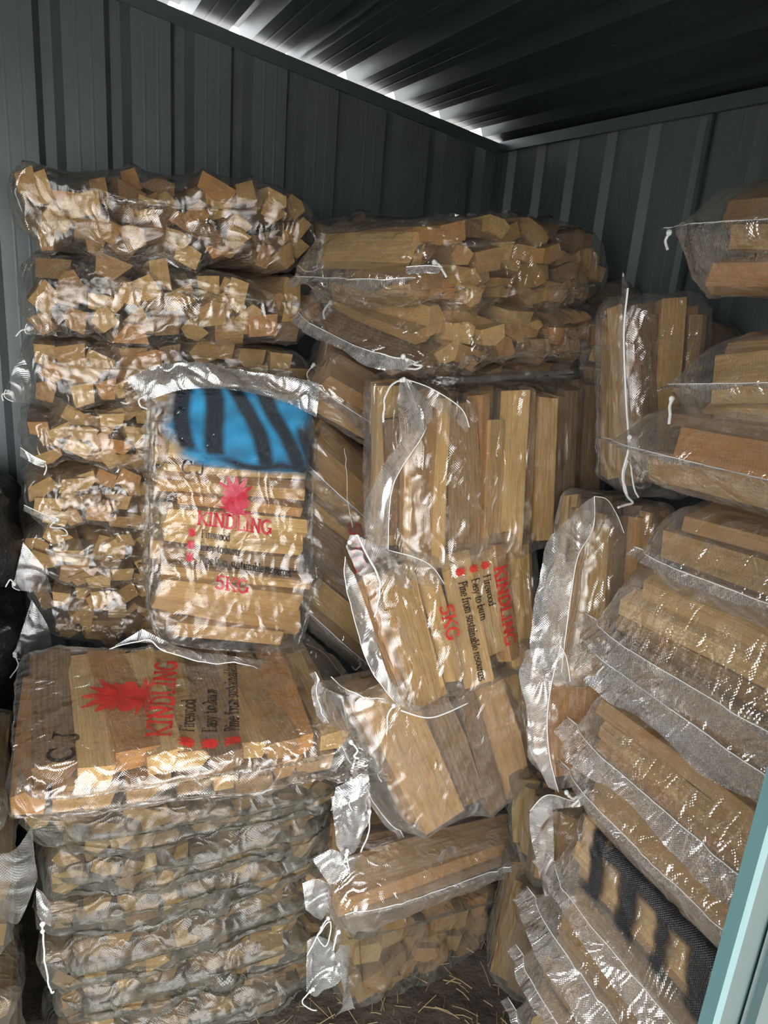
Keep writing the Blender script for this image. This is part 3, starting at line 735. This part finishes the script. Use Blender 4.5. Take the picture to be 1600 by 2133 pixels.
flap(LB[4], [at(50, 1052, y=Y - 0.005), at(90, 1070, y=Y - 0.012), at(124, 1082, y=Y - 0.015)], [at(50, 1064, y=Y), at(88, 1082, y=Y - 0.01), at(120, 1092, y=Y - 0.01)], hem='a', wav=0.002)
string(LB[4], [at(p[0], p[1], y=Y - 0.012) for p in [(120, 1082), (104, 1098), (128, 1100), (140, 1112), (126, 1116)]])
ears(LB[5], (48, 1130), (110, 1236), (26, 1222), st=[(30, 1216), (20, 1208), (12, 1222)])
ears(LB[6], (66, 1250), (110, 1360), (28, 1368), st=[(30, 1362), (38, 1384), (26, 1404), (20, 1412)])

# ---- upright printed bag in front of the left stack
U = bag(NAME, 'upright bag of level sticks sprayed blue and black near its top', quad([(306, 800, 1.47), (664, 812, 1.47), (658, 1392, 1.385), (306, 1346, 1.385)]), (0.0, 0.105, 0.03),
        'a', (0.036, 0.034), 7.0, None, 'print', 'contrast', 0.5, 31, slack=0.02, fill=(0.9, 0.95, 0.94))
flap(U, [at(300, 838, y=1.44), at(380, 812, y=1.44), at(480, 812, y=1.44), at(580, 832, y=1.44), at(660, 870, y=1.44)],
     [at(262, 790, y=1.45), at(330, 758, y=1.46), at(440, 756, y=1.465), at(560, 776, y=1.465), at(662, 800, y=1.46)], wav=0.018, hem=None, rows=10)
flap(U, [at(296, 1310, y=1.39), at(380, 1350, y=1.375), at(470, 1365, y=1.37), at(570, 1378, y=1.37), at(650, 1394, y=1.38)],
     [at(228, 1352, y=1.40), at(300, 1338, y=1.36), at(400, 1374, y=1.35), at(540, 1392, y=1.35), at(656, 1430, y=1.35)], wav=0.010, hem='b', hemr=0.0013)
string(U, [at(p[0], p[1], y=1.43) for p in [(304, 826), (290, 832), (292, 846), (306, 852)]], 0.002)
artwork(U, ('c', -1), (-0.02, 0.25), (1, -0.05), (0.06, 1), 0.28, red=INK_CRIM)
def blue(s, t):
    w = noise.noise(Vector((s * 3, t * 3, 2))) * 0.1
    edge = min(s - 0.02, 0.99 - s, (t - 0.10 + 0.13 * s) * 1.1, 0.98 - t + 0.18 * (1 - s) - 0.3 * max(0, s - 0.55)) + w
    al = max(0.0, min(1.0, edge / 0.12)) * 0.95
    bl = 0.0
    for c0, sl, wd_, t0, t1 in ((0.13, 0.04, 0.060, 0.22, 1.1), (0.31, 0.06, 0.065, 0.16, 1.1), (0.52, 0.24, 0.060, 0.05, 1.1), (0.70, 0.26, 0.062, 0.02, 0.98), (0.90, 0.10, 0.055, -0.1, 0.62)):
        x = c0 + sl * (0.75 - t) + 0.018 * math.sin(t * 6 + c0 * 9); d = abs(s - x)
        b = max(0.0, min(1.0, (wd_ - d) / 0.035 + 0.4)) * max(0.0, min(1.0, (t - t0) / 0.08)) * max(0.0, min(1.0, (t1 - t) / 0.08)); bl = max(bl, b)
    d = abs(t - (0.13 - 0.10 * (s - 0.5)) + 0.03 * math.sin(s * 14)); b = max(0.0, min(1.0, (0.075 - d) / 0.06)) * (1 if s > 0.45 else max(0, (s - 0.2) / 0.25)); bl = max(bl, b)
    v = 0.75 + 0.4 * noise.noise(Vector((s * 6, t * 6, 9)))
    c_ = (0.02 * v, 0.32 * v, 0.62 * v)
    return (c_[0] * (1 - bl) + 0.006 * bl, c_[1] * (1 - bl) + 0.012 * bl, c_[2] * (1 - bl) + 0.02 * bl, max(al * (0.9 if bl < .5 else 1), bl * min(1, al * 1.4)))
spray(U, ('c', -1), -0.86, 0.98, 0.38, 1.0, blue, label='blue spray paint with black slanting strokes')

# ---- low stack in the left foreground
G2 = 'bags of the low front left stack'
F, T = cube(-0.10, 0.50, 1.08, 1.48, 0.615, 0.715, -0.035, 0.052)
B1 = bag(NAME, 'top bag of the low front left stack, printed with a red flame and CJ', F, T, 'c', (0.06, 0.04), 5.5,
         dict(face=('a', 1), along='c', ext=0.05, flange=0.03, droop=(0, 0, -0.6)), 'clear', 'contrast', 0.22, 41, G2, slack=0.02)
artwork(B1, ('b', 1), (-0.44, 0.02), (0.2, 1), (-1, 0.2), 0.40, parts=('cj', 'flame', 'name', 'lines'), seed=3)
string(B1, [at(p[0], p[1], y=1.06) for p in [(732, 1545), (744, 1562), (738, 1576), (748, 1580)]], 0.0022)
zs = [0.0, 0.105, 0.21, 0.315, 0.415, 0.515, 0.612]
LOW = ['bottom bag of the low front left stack, resting on the earth floor', 'second bag up from the floor in the low front left stack', 'third bag up from the floor in the low front left stack',
       'fourth bag up from the floor in the low front left stack', 'fifth bag up in the low front left stack, string ends at right', 'bag directly under the red flame bag of the low front left stack']
BB = []
for k in range(6):
    dx = (0.0, 0.02, -0.005, 0.01, 0.03, 0.035)[k]
    F, T = cube(-0.075 + dx * 0.3, 0.475 + dx, 1.085 + (0.0, 0.012, 0.0, 0.014, 0.004, 0.0)[k], 1.40, zs[k], zs[k + 1] + 0.004, (-0.0, 0.0, 0.01, 0.0, -0.012, -0.03)[k], 0.0)
    BB.append(bag(NAME, LOW[k], F, T, 'c', (0.05, 0.036), 4.0, None, 'milky', 'dull_shaded', 0.75, 50 + k, G2, slack=0.016, wrinkle=1.4, fill=(0.95, 0.92, 0.94), bulge=0.04))
def endflap(B, y, pts_a, pts_b, st):
    flap(B, [at(*p, y=y + 0.01) for p in pts_a], [at(*p, y=y - 0.01) for p in pts_b], wav=0.012, hem=None)
    for s_ in st: string(B, [at(*p, y=y - 0.02) for p in s_])
endflap(BB[5], 1.08, [(700, 1640), (740, 1620), (765, 1600)], [(690, 1690), (740, 1668), (772, 1640)], [[(752, 1620), (748, 1640), (728, 1672), (734, 1690)]])
endflap(BB[4], 1.07, [(690, 1660), (730, 1650), (770, 1640)], [(700, 1760), (728, 1784), (776, 1700)], [[(770, 1690), (768, 1730), (752, 1776)], [(724, 1770), (722, 1786), (732, 1822)]])
endflap(BB[3], 1.07, [(650, 1790), (690, 1770), (716, 1780)], [(690, 1850), (712, 1830), (748, 1790)], [[(722, 1780), (716, 1800), (728, 1812)]])
endflap(BB[2], 1.075, [(630, 1840), (660, 1830), (684, 1840)], [(640, 1900), (672, 1920), (690, 1900)], [[(684, 1912), (662, 1950), (680, 1970), (690, 1920), (668, 1940), (640, 1990)]])
endflap(BB[0], 1.08, [(640, 1960), (660, 1950), (690, 1960)], [(636, 2060), (664, 2078), (712, 2030)], [[(652, 2060), (632, 2080), (636, 2098), (660, 2104)]])
endflap(BB[4], 1.07, [(76, 1850), (90, 1860), (104, 1880)], [(72, 1900), (84, 1920), (100, 1930)], [[(90, 1925), (92, 1990), (104, 2060), (112, 2064)]])

# ---- bags at the left edge
F, T = cube(-0.52, -0.118, 1.04, 1.38, 0.36, 0.74, -0.02, 0.02)
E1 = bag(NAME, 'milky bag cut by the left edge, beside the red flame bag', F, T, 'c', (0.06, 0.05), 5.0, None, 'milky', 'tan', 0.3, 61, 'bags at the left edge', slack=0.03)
flap(E1, [at(-20, 1780, y=1.03), at(30, 1770, y=1.03), at(66, 1720, y=1.03)], [at(-20, 1900, y=1.02), at(36, 1922, y=1.01), at(78, 1830, y=1.02)], film='milky', wav=0.012, hem=None)
F, T = cube(-0.54, -0.125, 1.04, 1.38, 0.0, 0.34)
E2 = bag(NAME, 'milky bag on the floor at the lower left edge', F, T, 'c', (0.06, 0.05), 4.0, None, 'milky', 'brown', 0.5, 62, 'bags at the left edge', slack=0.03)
def sack(lab, x0, x1, y0, y1, z0, z1, seed):  # bags in deep shade, built as plain blackened forms
    V = []; F = []; nu, nv = 40, 24; cx, cy, cz = (x0 + x1) / 2, (y0 + y1) / 2, (z0 + z1) / 2
    for j in range(nv + 1):
        th = math.pi * j / nv
        for i in range(nu):
            ph = 2 * math.pi * i / nu; d = Vector((math.sin(th) * math.cos(ph), math.sin(th) * math.sin(ph), math.cos(th)))
            r = (abs(d.x) ** 4 + abs(d.y) ** 4 + abs(d.z) ** 4) ** (-1 / 4)
            r *= 1 + 0.10 * noise.noise(d * 3 + Vector((seed, 0, 0))) + 0.05 * abs(noise.noise(d * 9 + Vector((seed, 3, 0))))
            V.append((cx + d.x * r * (x1 - x0) / 2, cy + d.y * r * (y1 - y0) / 2, max(z0, cz + d.z * r * (z1 - z0) / 2)))
    for j in range(nv):
        for i in range(nu): F.append((j * nu + i, (j + 1) * nu + i, (j + 1) * nu + (i + 1) % nu, j * nu + (i + 1) % nu))
    root = empty('shade_black_bag', (cx, cy, z0)); tag(root, lab, 'sack', 'bags blackened for deep shade behind the left stack')
    mesh_obj('sack_body', V, F, M_SACK, root, True, Vector((cx, cy, z0)))
    nk = []; c0 = Vector((x1 - 0.06, y0 + 0.02, z1 - 0.06))
    tv, tf = tube(smooth_path([c0, c0 + Vector((0.02, -0.02, 0.02)), c0 + Vector((0.03, -0.03, 0.05)), c0 + Vector((0.05, -0.03, 0.06))], 5), 0.008, 8)
    mesh_obj('tied_neck', tv, tf, M_SACK, root, True, Vector((cx, cy, z0)))
sack('upper shiny bag blackened for deep shade at the left edge', -0.62, -0.098, 1.56, 1.93, 0.80, 1.08, 1)
sack('lower shiny bag blackened for deep shade at the left edge', -0.62, -0.100, 1.54, 1.93, 0.50, 0.79, 2)
sack('bag blackened for deep shade on the floor at the left edge', -0.62, -0.14, 1.54, 1.93, 0.0, 0.49, 3)

# ---- middle stack, top to bottom
G3 = 'bags of the middle stack'
SEAM_L = dict(face=('a', -1), along='c', ext=0.06, flange=0.022, droop=(0, 0, -0.9), pos=-0.1)
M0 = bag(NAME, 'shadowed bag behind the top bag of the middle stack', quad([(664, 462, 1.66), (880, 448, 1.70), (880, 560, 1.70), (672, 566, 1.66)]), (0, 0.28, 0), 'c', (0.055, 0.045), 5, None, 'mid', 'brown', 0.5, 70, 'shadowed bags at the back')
M1 = bag(NAME, 'top bag of the middle stack, seam facing left and knotted string', quad([(886, 448, 1.16), (1300, 478, 1.25), (1294, 634, 1.25), (880, 640, 1.15)]), (-0.055, 0.35, 0.0),
         'c', (0.05, 0.036), 4.5, dict(SEAM_L, pos=-0.25), 'clear', 'mixed', 0.6, 71, G3, wrinkle=2.2)
M2 = bag(NAME, 'second bag from the top of the middle stack, red 5KG on its shaded top', quad([(890, 660, 1.16), (1286, 638, 1.25), (1282, 756, 1.25), (868, 786, 1.15)]), (-0.055, 0.35, 0.055),
         'c', (0.055, 0.04), 4.5, dict(SEAM_L, pos=-0.3, flange=0.02), 'clear', 'mixed', 0.6, 72, G3, wrinkle=2.2)
V, F_ = stroke_mesh(text_strokes('5KG', -0.05, -0.02, 0.045, 0.11, 1.15)); project(M2, V, F_, ('b', 1), (-0.66, 0.1), (0.3, 1), (-1, 0.3), INK_RED, 'lettering', label='printed lettering 5KG')
flap(M1, [at(846, 556, y=1.135), at(890, 553, y=1.125), at(922, 556, y=1.12)], [at(846, 572, y=1.13), at(890, 570, y=1.12), at(914, 570, y=1.115)], wav=0.003, hem='a')
string(M1, [at(p[0], p[1], y=1.14) for p in [(905, 548), (916, 556), (926, 570), (930, 578)]], 0.0024)
string(M2, [at(p[0], p[1], y=1.12) for p in [(842, 742), (856, 756), (880, 762), (862, 770), (844, 764), (872, 752)]], 0.002)
string(M2, [at(p[0], p[1], y=1.45) for p in [(690, 630), (674, 648), (676, 664)]], 0.002)
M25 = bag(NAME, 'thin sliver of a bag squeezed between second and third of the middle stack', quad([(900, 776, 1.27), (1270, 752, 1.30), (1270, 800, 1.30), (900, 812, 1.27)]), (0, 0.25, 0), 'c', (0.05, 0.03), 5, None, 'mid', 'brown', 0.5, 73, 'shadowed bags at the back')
M6 = bag(NAME, 'large bag of upright sticks in the middle stack with a broad clear flap', quad([(846, 812, 1.16), (1290, 786, 1.22), (1272, 1110, 1.20), (846, 1222, 1.13)]), (-0.02, 0.20, 0.015),
         'b', (0.046, 0.04), 7, None, 'clear', 'contrast', 0.55, 74, G3, slack=0.02, wrinkle=0.8)
flap(M6, [at(846, 792, y=1.13), at(880, 880, y=1.125), at(884, 900, y=1.125), at(824, 1000, y=1.115), at(810, 1080, y=1.11), at(808, 1146, y=1.11)],
     [at(830, 800, y=1.12), at(832, 850, y=1.10), at(816, 930, y=1.10), at(776, 1010, y=1.10), at(758, 1070, y=1.10), at(762, 1134, y=1.10)], wav=0.012, hem='a', rows=8)
flap(M6, [at(846, 790, y=1.14), at(900, 850, y=1.13), at(884, 900, y=1.12)], [at(832, 800, y=1.12), at(838, 850, y=1.11), at(846, 890, y=1.11)], wav=0.01, hem=None)
flap(M6, [at(808, 1146, y=1.11), at(860, 1160, y=1.10), at(900, 1180, y=1.10), at(926, 1216, y=1.11)], [at(760, 1128, y=1.11), at(790, 1160, y=1.12), at(830, 1200, y=1.12), at(900, 1220, y=1.12)], film='mid', wav=0.006, hem='a')
flap(M6, [at(846, 790, y=1.14), at(900, 810, y=1.14), at(960, 850, y=1.14), at(978, 890, y=1.145)], [at(850, 830, y=1.14), at(900, 846, y=1.145), at(940, 870, y=1.15), at(970, 900, y=1.15)], film='mid', wav=0.004, hem='a', hemr=0.0010)
string(M6, [at(p[0], p[1], y=1.12) for p in [(842, 792), (818, 800), (802, 830), (799, 880)]], 0.0018)
M7 = bag(NAME, 'tilted bag in the middle stack printed red 5KG and Easy to burn', quad([(742, 1180, 1.14), (1124, 1092, 1.17), (1134, 1388, 1.10), (846, 1478, 1.055)]), (0.03, 0.13, -0.06),
         'b', (0.058, 0.04), 7, None, 'clear', 'pale', 0.45, 75, G3, slack=0.016, wrinkle=0.7)
flap(M7, [at(738, 1196, y=1.12), at(772, 1290, y=1.10), at(806, 1400, y=1.06), at(850, 1478, y=1.04)], [at(716, 1160, y=1.12), at(730, 1260, y=1.10), at(772, 1390, y=1.06), at(822, 1462, y=1.045)], wav=0.006, hem='b')
flap(M7, [at(744, 1196, y=1.11), at(800, 1216, y=1.10), at(870, 1230, y=1.10)], [at(722, 1140, y=1.12), at(744, 1116, y=1.12), at(810, 1150, y=1.11)], film='mid', wav=0.012, hem=None)
flap(M7, [at(824, 1460, y=1.04), at(900, 1470, y=1.045), at(970, 1450, y=1.06)], [at(836, 1480, y=1.03), at(900, 1494, y=1.03), at(976, 1464, y=1.05)], film='mid', wav=0.003, hem='b', hemr=0.0016)
string(M7, [at(p[0], p[1], y=1.09) for p in [(730, 1130), (744, 1116), (756, 1140), (788, 1200), (790, 1240), (782, 1286)]], 0.0022)
string(M7, [at(p[0], p[1], y=1.03) for p in [(820, 1470), (808, 1490), (806, 1530)]], 0.0018)
artwork(M7, ('c', -1), (0.80, 0.05), (0.02, -1), (1, 0.02), 0.29, parts=('name', 'lines', 'kg'))
M8 = bag(NAME, 'bag of broad pale boards in the middle stack under the 5KG bag', quad([(706, 1440, 1.10), (1112, 1372, 1.14), (1152, 1636, 1.07), (872, 1752, 1.03)]), (0.03, 0.15, -0.05),
         'b', (0.066, 0.04), 6, dict(face=('a', -1), along='b', ext=0.02, flange=0.015, droop=(0, -.3, 0)), 'mid', 'tan', 0.5, 76, G3, slack=0.018, wrinkle=0.6)
flap(M8, [at(712, 1444, y=1.08), at(770, 1460, y=1.07), at(830, 1470, y=1.06)], [at(690, 1410, y=1.09), at(730, 1440, y=1.08), at(800, 1462, y=1.05)], film='mid', wav=0.012, hem='b')
M9 = bag(NAME, 'bag of level sticks with a long sewn seam, low in the middle stack', quad([(714, 1790, 1.06), (1098, 1690, 1.14), (1092, 1806, 1.08), (706, 1962, 1.00)]), (-0.03, 0.24, 0.0),
         'a', (0.045, 0.04), 5.0, dict(face=('c', -1), along='a', ext=0.035, flange=0.010, droop=(0, 0, -0.5), pos=0.15), 'mid', 'tan', 0.4, 77, G3, slack=0.016)
M10 = bag(NAME, 'dusty bottom bag of the middle stack standing on the floor', quad([(722, 1950, 1.02), (1082, 1850, 1.10), (1046, 2010, 1.10), (730, 2128, 1.035)]), (-0.02, 0.26, 0.0),
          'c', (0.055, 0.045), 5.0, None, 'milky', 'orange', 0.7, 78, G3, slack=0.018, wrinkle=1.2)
V, F_ = flame_mesh(0, 0, 0.02, 0.026, 5, 2); project(M9, V, F_, ('c', -1), (0.80, -0.2), (1, 0), (0, 1), INK_RED, 'flame_print')
flap(M9, [at(920, 1800, y=1.02), at(930, 1770, y=1.02), at(950, 1760, y=1.03)], [at(908, 1790, y=1.00), at(924, 1766, y=1.0), at(950, 1790, y=1.0)], wav=0.004, hem=None)
endflap(M9, 0.99, [(700, 1930), (712, 1950), (730, 1960)], [(690, 1980), (700, 1970), (712, 1960)], [[(706, 1940), (698, 1960), (694, 1980)]])
endflap(M10, 1.02, [(730, 1970), (726, 2040), (738, 2100)], [(708, 1968), (716, 2080), (700, 2120)], [])

# ---- leaning dark bags in the gap behind the middle stack
G4 = 'leaning bags in the gap behind the blue-sprayed bag'
GAP = [([(690, 722), (930, 850), (872, 1000), (640, 838)], 'uppermost of the leaning bags in the gap behind the blue-sprayed bag', 'tan'),
       ([(650, 878), (850, 1040), (800, 1170), (628, 1000)], 'second leaning bag down in the gap, a sagging film edge', 'brown'),
       ([(640, 1008), (850, 1180), (790, 1290), (622, 1140)], 'leaning bag in the gap with shaded red 5KG lettering', 'brown'),
       ([(632, 1140), (840, 1330), (782, 1430), (622, 1290)], 'lowest leaning bag in the gap, frayed string at its end', 'tan')]
GB = []
for k, (q, lab, mx) in enumerate(GAP):
    g = bag(NAME, lab, quad(q, y=1.50), (0.06, 0.27, 0.04), 'a', (0.06, 0.05), 6.0, dict(face=('c', -1), along='a', ext=0.03, flange=(0.035, 0.015, 0.0, 0.015)[k], droop=(0, -.2, -1.0), pos=-0.2), 'mid', mx, 0.4, 80 + k, G4, slack=0.018)
    GB.append(g)
V, F_ = stroke_mesh(text_strokes('5KG', -0.05, -0.02, 0.045, 0.11, 1.15)); project(GB[2], V, F_, ('c', -1), (-0.05, 0.45), (0.4, -0.9), (0.9, 0.4), INK_RED, 'lettering', label='printed lettering 5KG')
string(GB[3], [at(p[0], p[1], y=1.44) for p in [(748, 1375), (752, 1388), (764, 1392), (756, 1380), (742, 1396), (734, 1388)]], 0.0014)
string(GB[0], [at(p[0], p[1], y=1.42) for p in [(718, 934), (722, 980), (724, 1040), (734, 1100)]], 0.0007, False)

# ---- dark bags in the corner and the upright one beside the right stack
F, T = cube(1.04, 1.27, 1.32, 1.66, 1.40, 1.585)
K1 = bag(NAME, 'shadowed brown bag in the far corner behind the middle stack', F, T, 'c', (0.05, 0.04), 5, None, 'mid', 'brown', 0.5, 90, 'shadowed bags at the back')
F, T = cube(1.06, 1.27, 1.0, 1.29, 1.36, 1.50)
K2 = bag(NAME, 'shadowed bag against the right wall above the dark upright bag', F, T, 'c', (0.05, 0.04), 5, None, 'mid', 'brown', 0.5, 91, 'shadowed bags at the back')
D1 = bag(NAME, 'narrow dark upright bag with a tall sewn edge beside the right stack', quad([(1312, 618, 1.03), (1492, 612, 0.98), (1452, 1040, 0.95), (1312, 1040, 1.0)]), (0.03, 0.13, 0), 'b', (0.05, 0.04), 5,
         None, 'mid', 'brown', 0.5, 92, slack=0.02)
flap(D1, [at(1308, 600, y=1.0), at(1300, 700, y=1.0), at(1306, 860, y=0.99), at(1318, 1000, y=0.98), at(1330, 1036, y=0.98)],
     [at(1300, 562, y=1.0), at(1284, 690, y=1.0), at(1286, 860, y=0.99), at(1296, 1000, y=0.98), at(1304, 1046, y=0.98)], film='mid', wav=0.004, hem='a', hemr=0.0018)
string(D1, [at(p[0], p[1], y=0.96) for p in [(1312, 944), (1300, 990), (1304, 1030), (1318, 1046), (1286, 1058)]], 0.0024)

# ---- bags standing between the middle and right stacks
G5 = 'upright bags between the middle and right stacks'
T1 = bag(NAME, 'upright bag of greyish sticks under a broad milky flap, beside the right stack', quad([(1236, 1062, 0.99), (1404, 1066, 0.95), (1416, 1420, 0.88), (1178, 1448, 0.93)]), (0.04, 0.16, 0), 'b', (0.05, 0.045), 6, None, 'mid', 'tan', 0.35, 100, G5, slack=0.018, wrinkle=0.7)
flap(T1, [at(1238, 1034, y=0.95), at(1236, 1100, y=0.945), at(1204, 1160, y=0.93), at(1190, 1240, y=0.92), at(1176, 1340, y=0.91), at(1170, 1400, y=0.90)],
     [at(1222, 1040, y=0.95), at(1160, 1100, y=0.95), at(1130, 1150, y=0.945), at(1116, 1240, y=0.94), at(1104, 1340, y=0.93), at(1110, 1394, y=0.92)], wav=0.010, hem='a', rows=9)
flap(T1, [at(1238, 1034, y=0.95), at(1264, 1040, y=0.95), at(1284, 1070, y=0.96), at(1300, 1110, y=0.95)], [at(1238, 1100, y=0.945), at(1256, 1096, y=0.95), at(1276, 1100, y=0.95), at(1296, 1116, y=0.95)], film='mid', wav=0.006, hem='a')
T2 = bag(NAME, 'bag of orange sticks under a twisted flap, below the greyish upright bag', quad([(1140, 1410, 0.96), (1276, 1424, 0.93), (1262, 1640, 0.88), (1160, 1650, 0.91)]), (0.04, 0.15, 0), 'b', (0.05, 0.045), 6, None, 'mid', 'orange', 0.4, 101, G5, slack=0.018)
flap(T2, [at(1168, 1344, y=0.90), at(1150, 1420, y=0.90), at(1140, 1500, y=0.895), at(1146, 1580, y=0.885), at(1164, 1650, y=0.88)],
     [at(1096, 1350, y=0.92), at(1082, 1410, y=0.92), at(1100, 1480, y=0.91), at(1106, 1570, y=0.90), at(1152, 1640, y=0.89)], wav=0.012, hem='a', rows=8)
flap(T2, [at(1166, 1344, y=0.90), at(1180, 1370, y=0.895), at(1188, 1420, y=0.89)], [at(1150, 1420, y=0.90), at(1160, 1430, y=0.895), at(1180, 1424, y=0.89)], film='mid', wav=0.006, hem='a')
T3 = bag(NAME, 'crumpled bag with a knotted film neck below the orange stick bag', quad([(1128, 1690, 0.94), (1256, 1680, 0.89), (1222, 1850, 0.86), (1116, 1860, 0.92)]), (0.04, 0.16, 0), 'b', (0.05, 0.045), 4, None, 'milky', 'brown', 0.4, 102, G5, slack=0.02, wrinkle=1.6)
flap(T3, [at(1150, 1660, y=0.87), at(1154, 1760, y=0.875), at(1152, 1860, y=0.88)], [at(1104, 1700, y=0.89), at(1112, 1780, y=0.885), at(1132, 1860, y=0.885)], wav=0.012, hem=None)
flap(T3, [at(1104, 1690, y=0.89), at(1140, 1656, y=0.87), at(1200, 1668, y=0.86), at(1226, 1640, y=0.86)], [at(1112, 1720, y=0.89), at(1150, 1690, y=0.87), at(1200, 1680, y=0.86), at(1230, 1656, y=0.86)], wav=0.01, hem='a')
string(T3, [at(p[0], p[1], y=0.855) for p in [(1180, 1650), (1192, 1662), (1212, 1656), (1222, 1644), (1206, 1666), (1190, 1680)]], 0.003)
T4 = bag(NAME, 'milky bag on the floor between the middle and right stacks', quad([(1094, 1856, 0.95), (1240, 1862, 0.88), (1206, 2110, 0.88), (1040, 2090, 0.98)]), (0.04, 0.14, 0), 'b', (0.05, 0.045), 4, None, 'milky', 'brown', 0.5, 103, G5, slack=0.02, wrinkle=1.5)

# ---- stack along the right wall, seams facing into the shed
G6 = 'bags of the right stack'
RZ = [(1.545, 1.71), (1.395, 1.545), (1.262, 1.395), (1.118, 1.255), (0.965, 1.115), (0.845, 0.962), (0.705, 0.842), (0.585, 0.702), (0.425, 0.582), (0.285, 0.422), (0.145, 0.282), (0.0, 0.142)]
RL = ['topmost bag of the right stack against the dark wall', 'second bag from the top of the right stack with a wide double hem', 'third bag down the right stack, orange sticks and a long pointed hem',
      'fourth bag down the right stack, pale sticks with red print', 'fifth bag down the right stack with a broad white flap', 'sixth bag down the right stack with a wide milky flap',
      'seventh bag down the right stack, a long pale board under its hem', 'eighth bag down the right stack with a stiff narrow hem', 'bag low in the right stack sprayed with black strokes',
      'bag under the black-sprayed one in the right stack', 'bag second from the floor in the right stack, beside the teal door post', 'bottom bag of the right stack beside the teal door post']
RMX = ['tan', 'tan', 'orange', 'pale', 'mixed', 'tan', 'pale', 'tan', 'mixed', 'tan', 'tan', 'tan']
RB = []
for k, (z0, z1) in enumerate(RZ):
    x0 = (0.93, 0.92, 0.90, 0.90, 0.90, 0.905, 0.90, 0.90, 0.89, 0.87, 0.87, 0.87)[k]
    yf = (0.90, 0.835, 0.91, 0.82, 0.90, 0.90, 0.90, 0.90, 0.90, 0.90, 0.90, 0.90)[k]
    tilt = (-0.01, 0.06, 0.02, 0.03, 0.02, 0.0, 0.01, 0.0, 0.0, 0.0, 0.0, 0.0)[k]
    F = [Vector((x0, yf, z1 - tilt)), Vector((x0, 0.42, z1)), Vector((x0, 0.42, z0)), Vector((x0, yf, z0 - tilt))]
    fl = (0.012, 0.022, 0.020, 0.016, 0.042, 0.045, 0.036, 0.016, 0.034, 0.042, 0.02, 0.02)[k]
    RB.append(bag(NAME, RL[k], F, (0.34, 0, 0), 'a', (0.05, 0.036), 5.0,
                  dict(face=('c', -1), along='a', ext=(0.05, 0.05, 0.055, 0.03, 0.03, 0.03, 0.03, 0.03, 0.02, 0.03, 0.03, 0.03)[k], flange=fl, over=(0.02, 0.0, 0.03, 0.02, 0.03, 0.03, 0.03, 0.03, 0.03, 0.03, 0.03, 0.03)[k], droop=(0, 0, (-0.3, -0.7, -0.1, -0.9, -0.9, -0.9, -0.9, -0.5, -0.9, -0.9, -0.9, -0.9)[k]), pos=(0.0, 0.0, 0.0, -0.2, -0.5, 0.2, 0.0, 0.3, -0.6, 0.2, 0, 0)[k]),
                  'mid', RMX[k], 0.3, 120 + k, G6, slack=0.02, wrinkle=0.8))
string(RB[0], [at(p[0], p[1], x=0.86) for p in [(1394, 486), (1386, 500), (1390, 520)]], 0.0022)
string(RB[1], [at(p[0], p[1], x=0.85) for p in [(1398, 830), (1396, 856), (1394, 884)]], 0.0024)
string(RB[2], [at(p[0], p[1], x=0.83) for p in [(1312, 912), (1306, 950), (1296, 990), (1306, 1030)]], 0.002)
string(RB[5], [at(p[0], p[1], x=0.83) for p in [(1240, 1420), (1246, 1400), (1258, 1388)]], 0.0016)
def black(s, t):
    bl = 0.0
    for c0, wd_ in ((0.16, 0.06), (0.36, 0.07), (0.56, 0.05), (0.74, 0.07), (0.92, 0.06)):
        d = abs(s - c0 - 0.10 * (0.5 - t) + 0.03 * noise.noise(Vector((t * 4, c0 * 9, 0)))); bl = max(bl, max(0.0, min(1.0, (wd_ - d) / 0.03)))
    bl = max(bl, max(0, min(1, (t - 0.72) / 0.1)) * max(0, min(1, (s - 0.1) / 0.1)))
    return (0.008, 0.009, 0.012, bl * max(0, min(1, t / 0.1)) * 0.97)
spray(RB[8], ('c', -1), -0.8, 0.9, -0.35, 0.98, black, (80, 50), label='black spray paint strokes')
for k, u in ((2, 0.1), (3, 0.05)):
    V, F_ = stroke_mesh(text_strokes('5KG', -0.06, -0.02, 0.04, 0.12, 1.15)); project(RB[k], V, F_, ('b', 1), (u, -0.55), (1, 0), (0, 1), INK_RED, 'lettering', label='printed lettering 5KG')
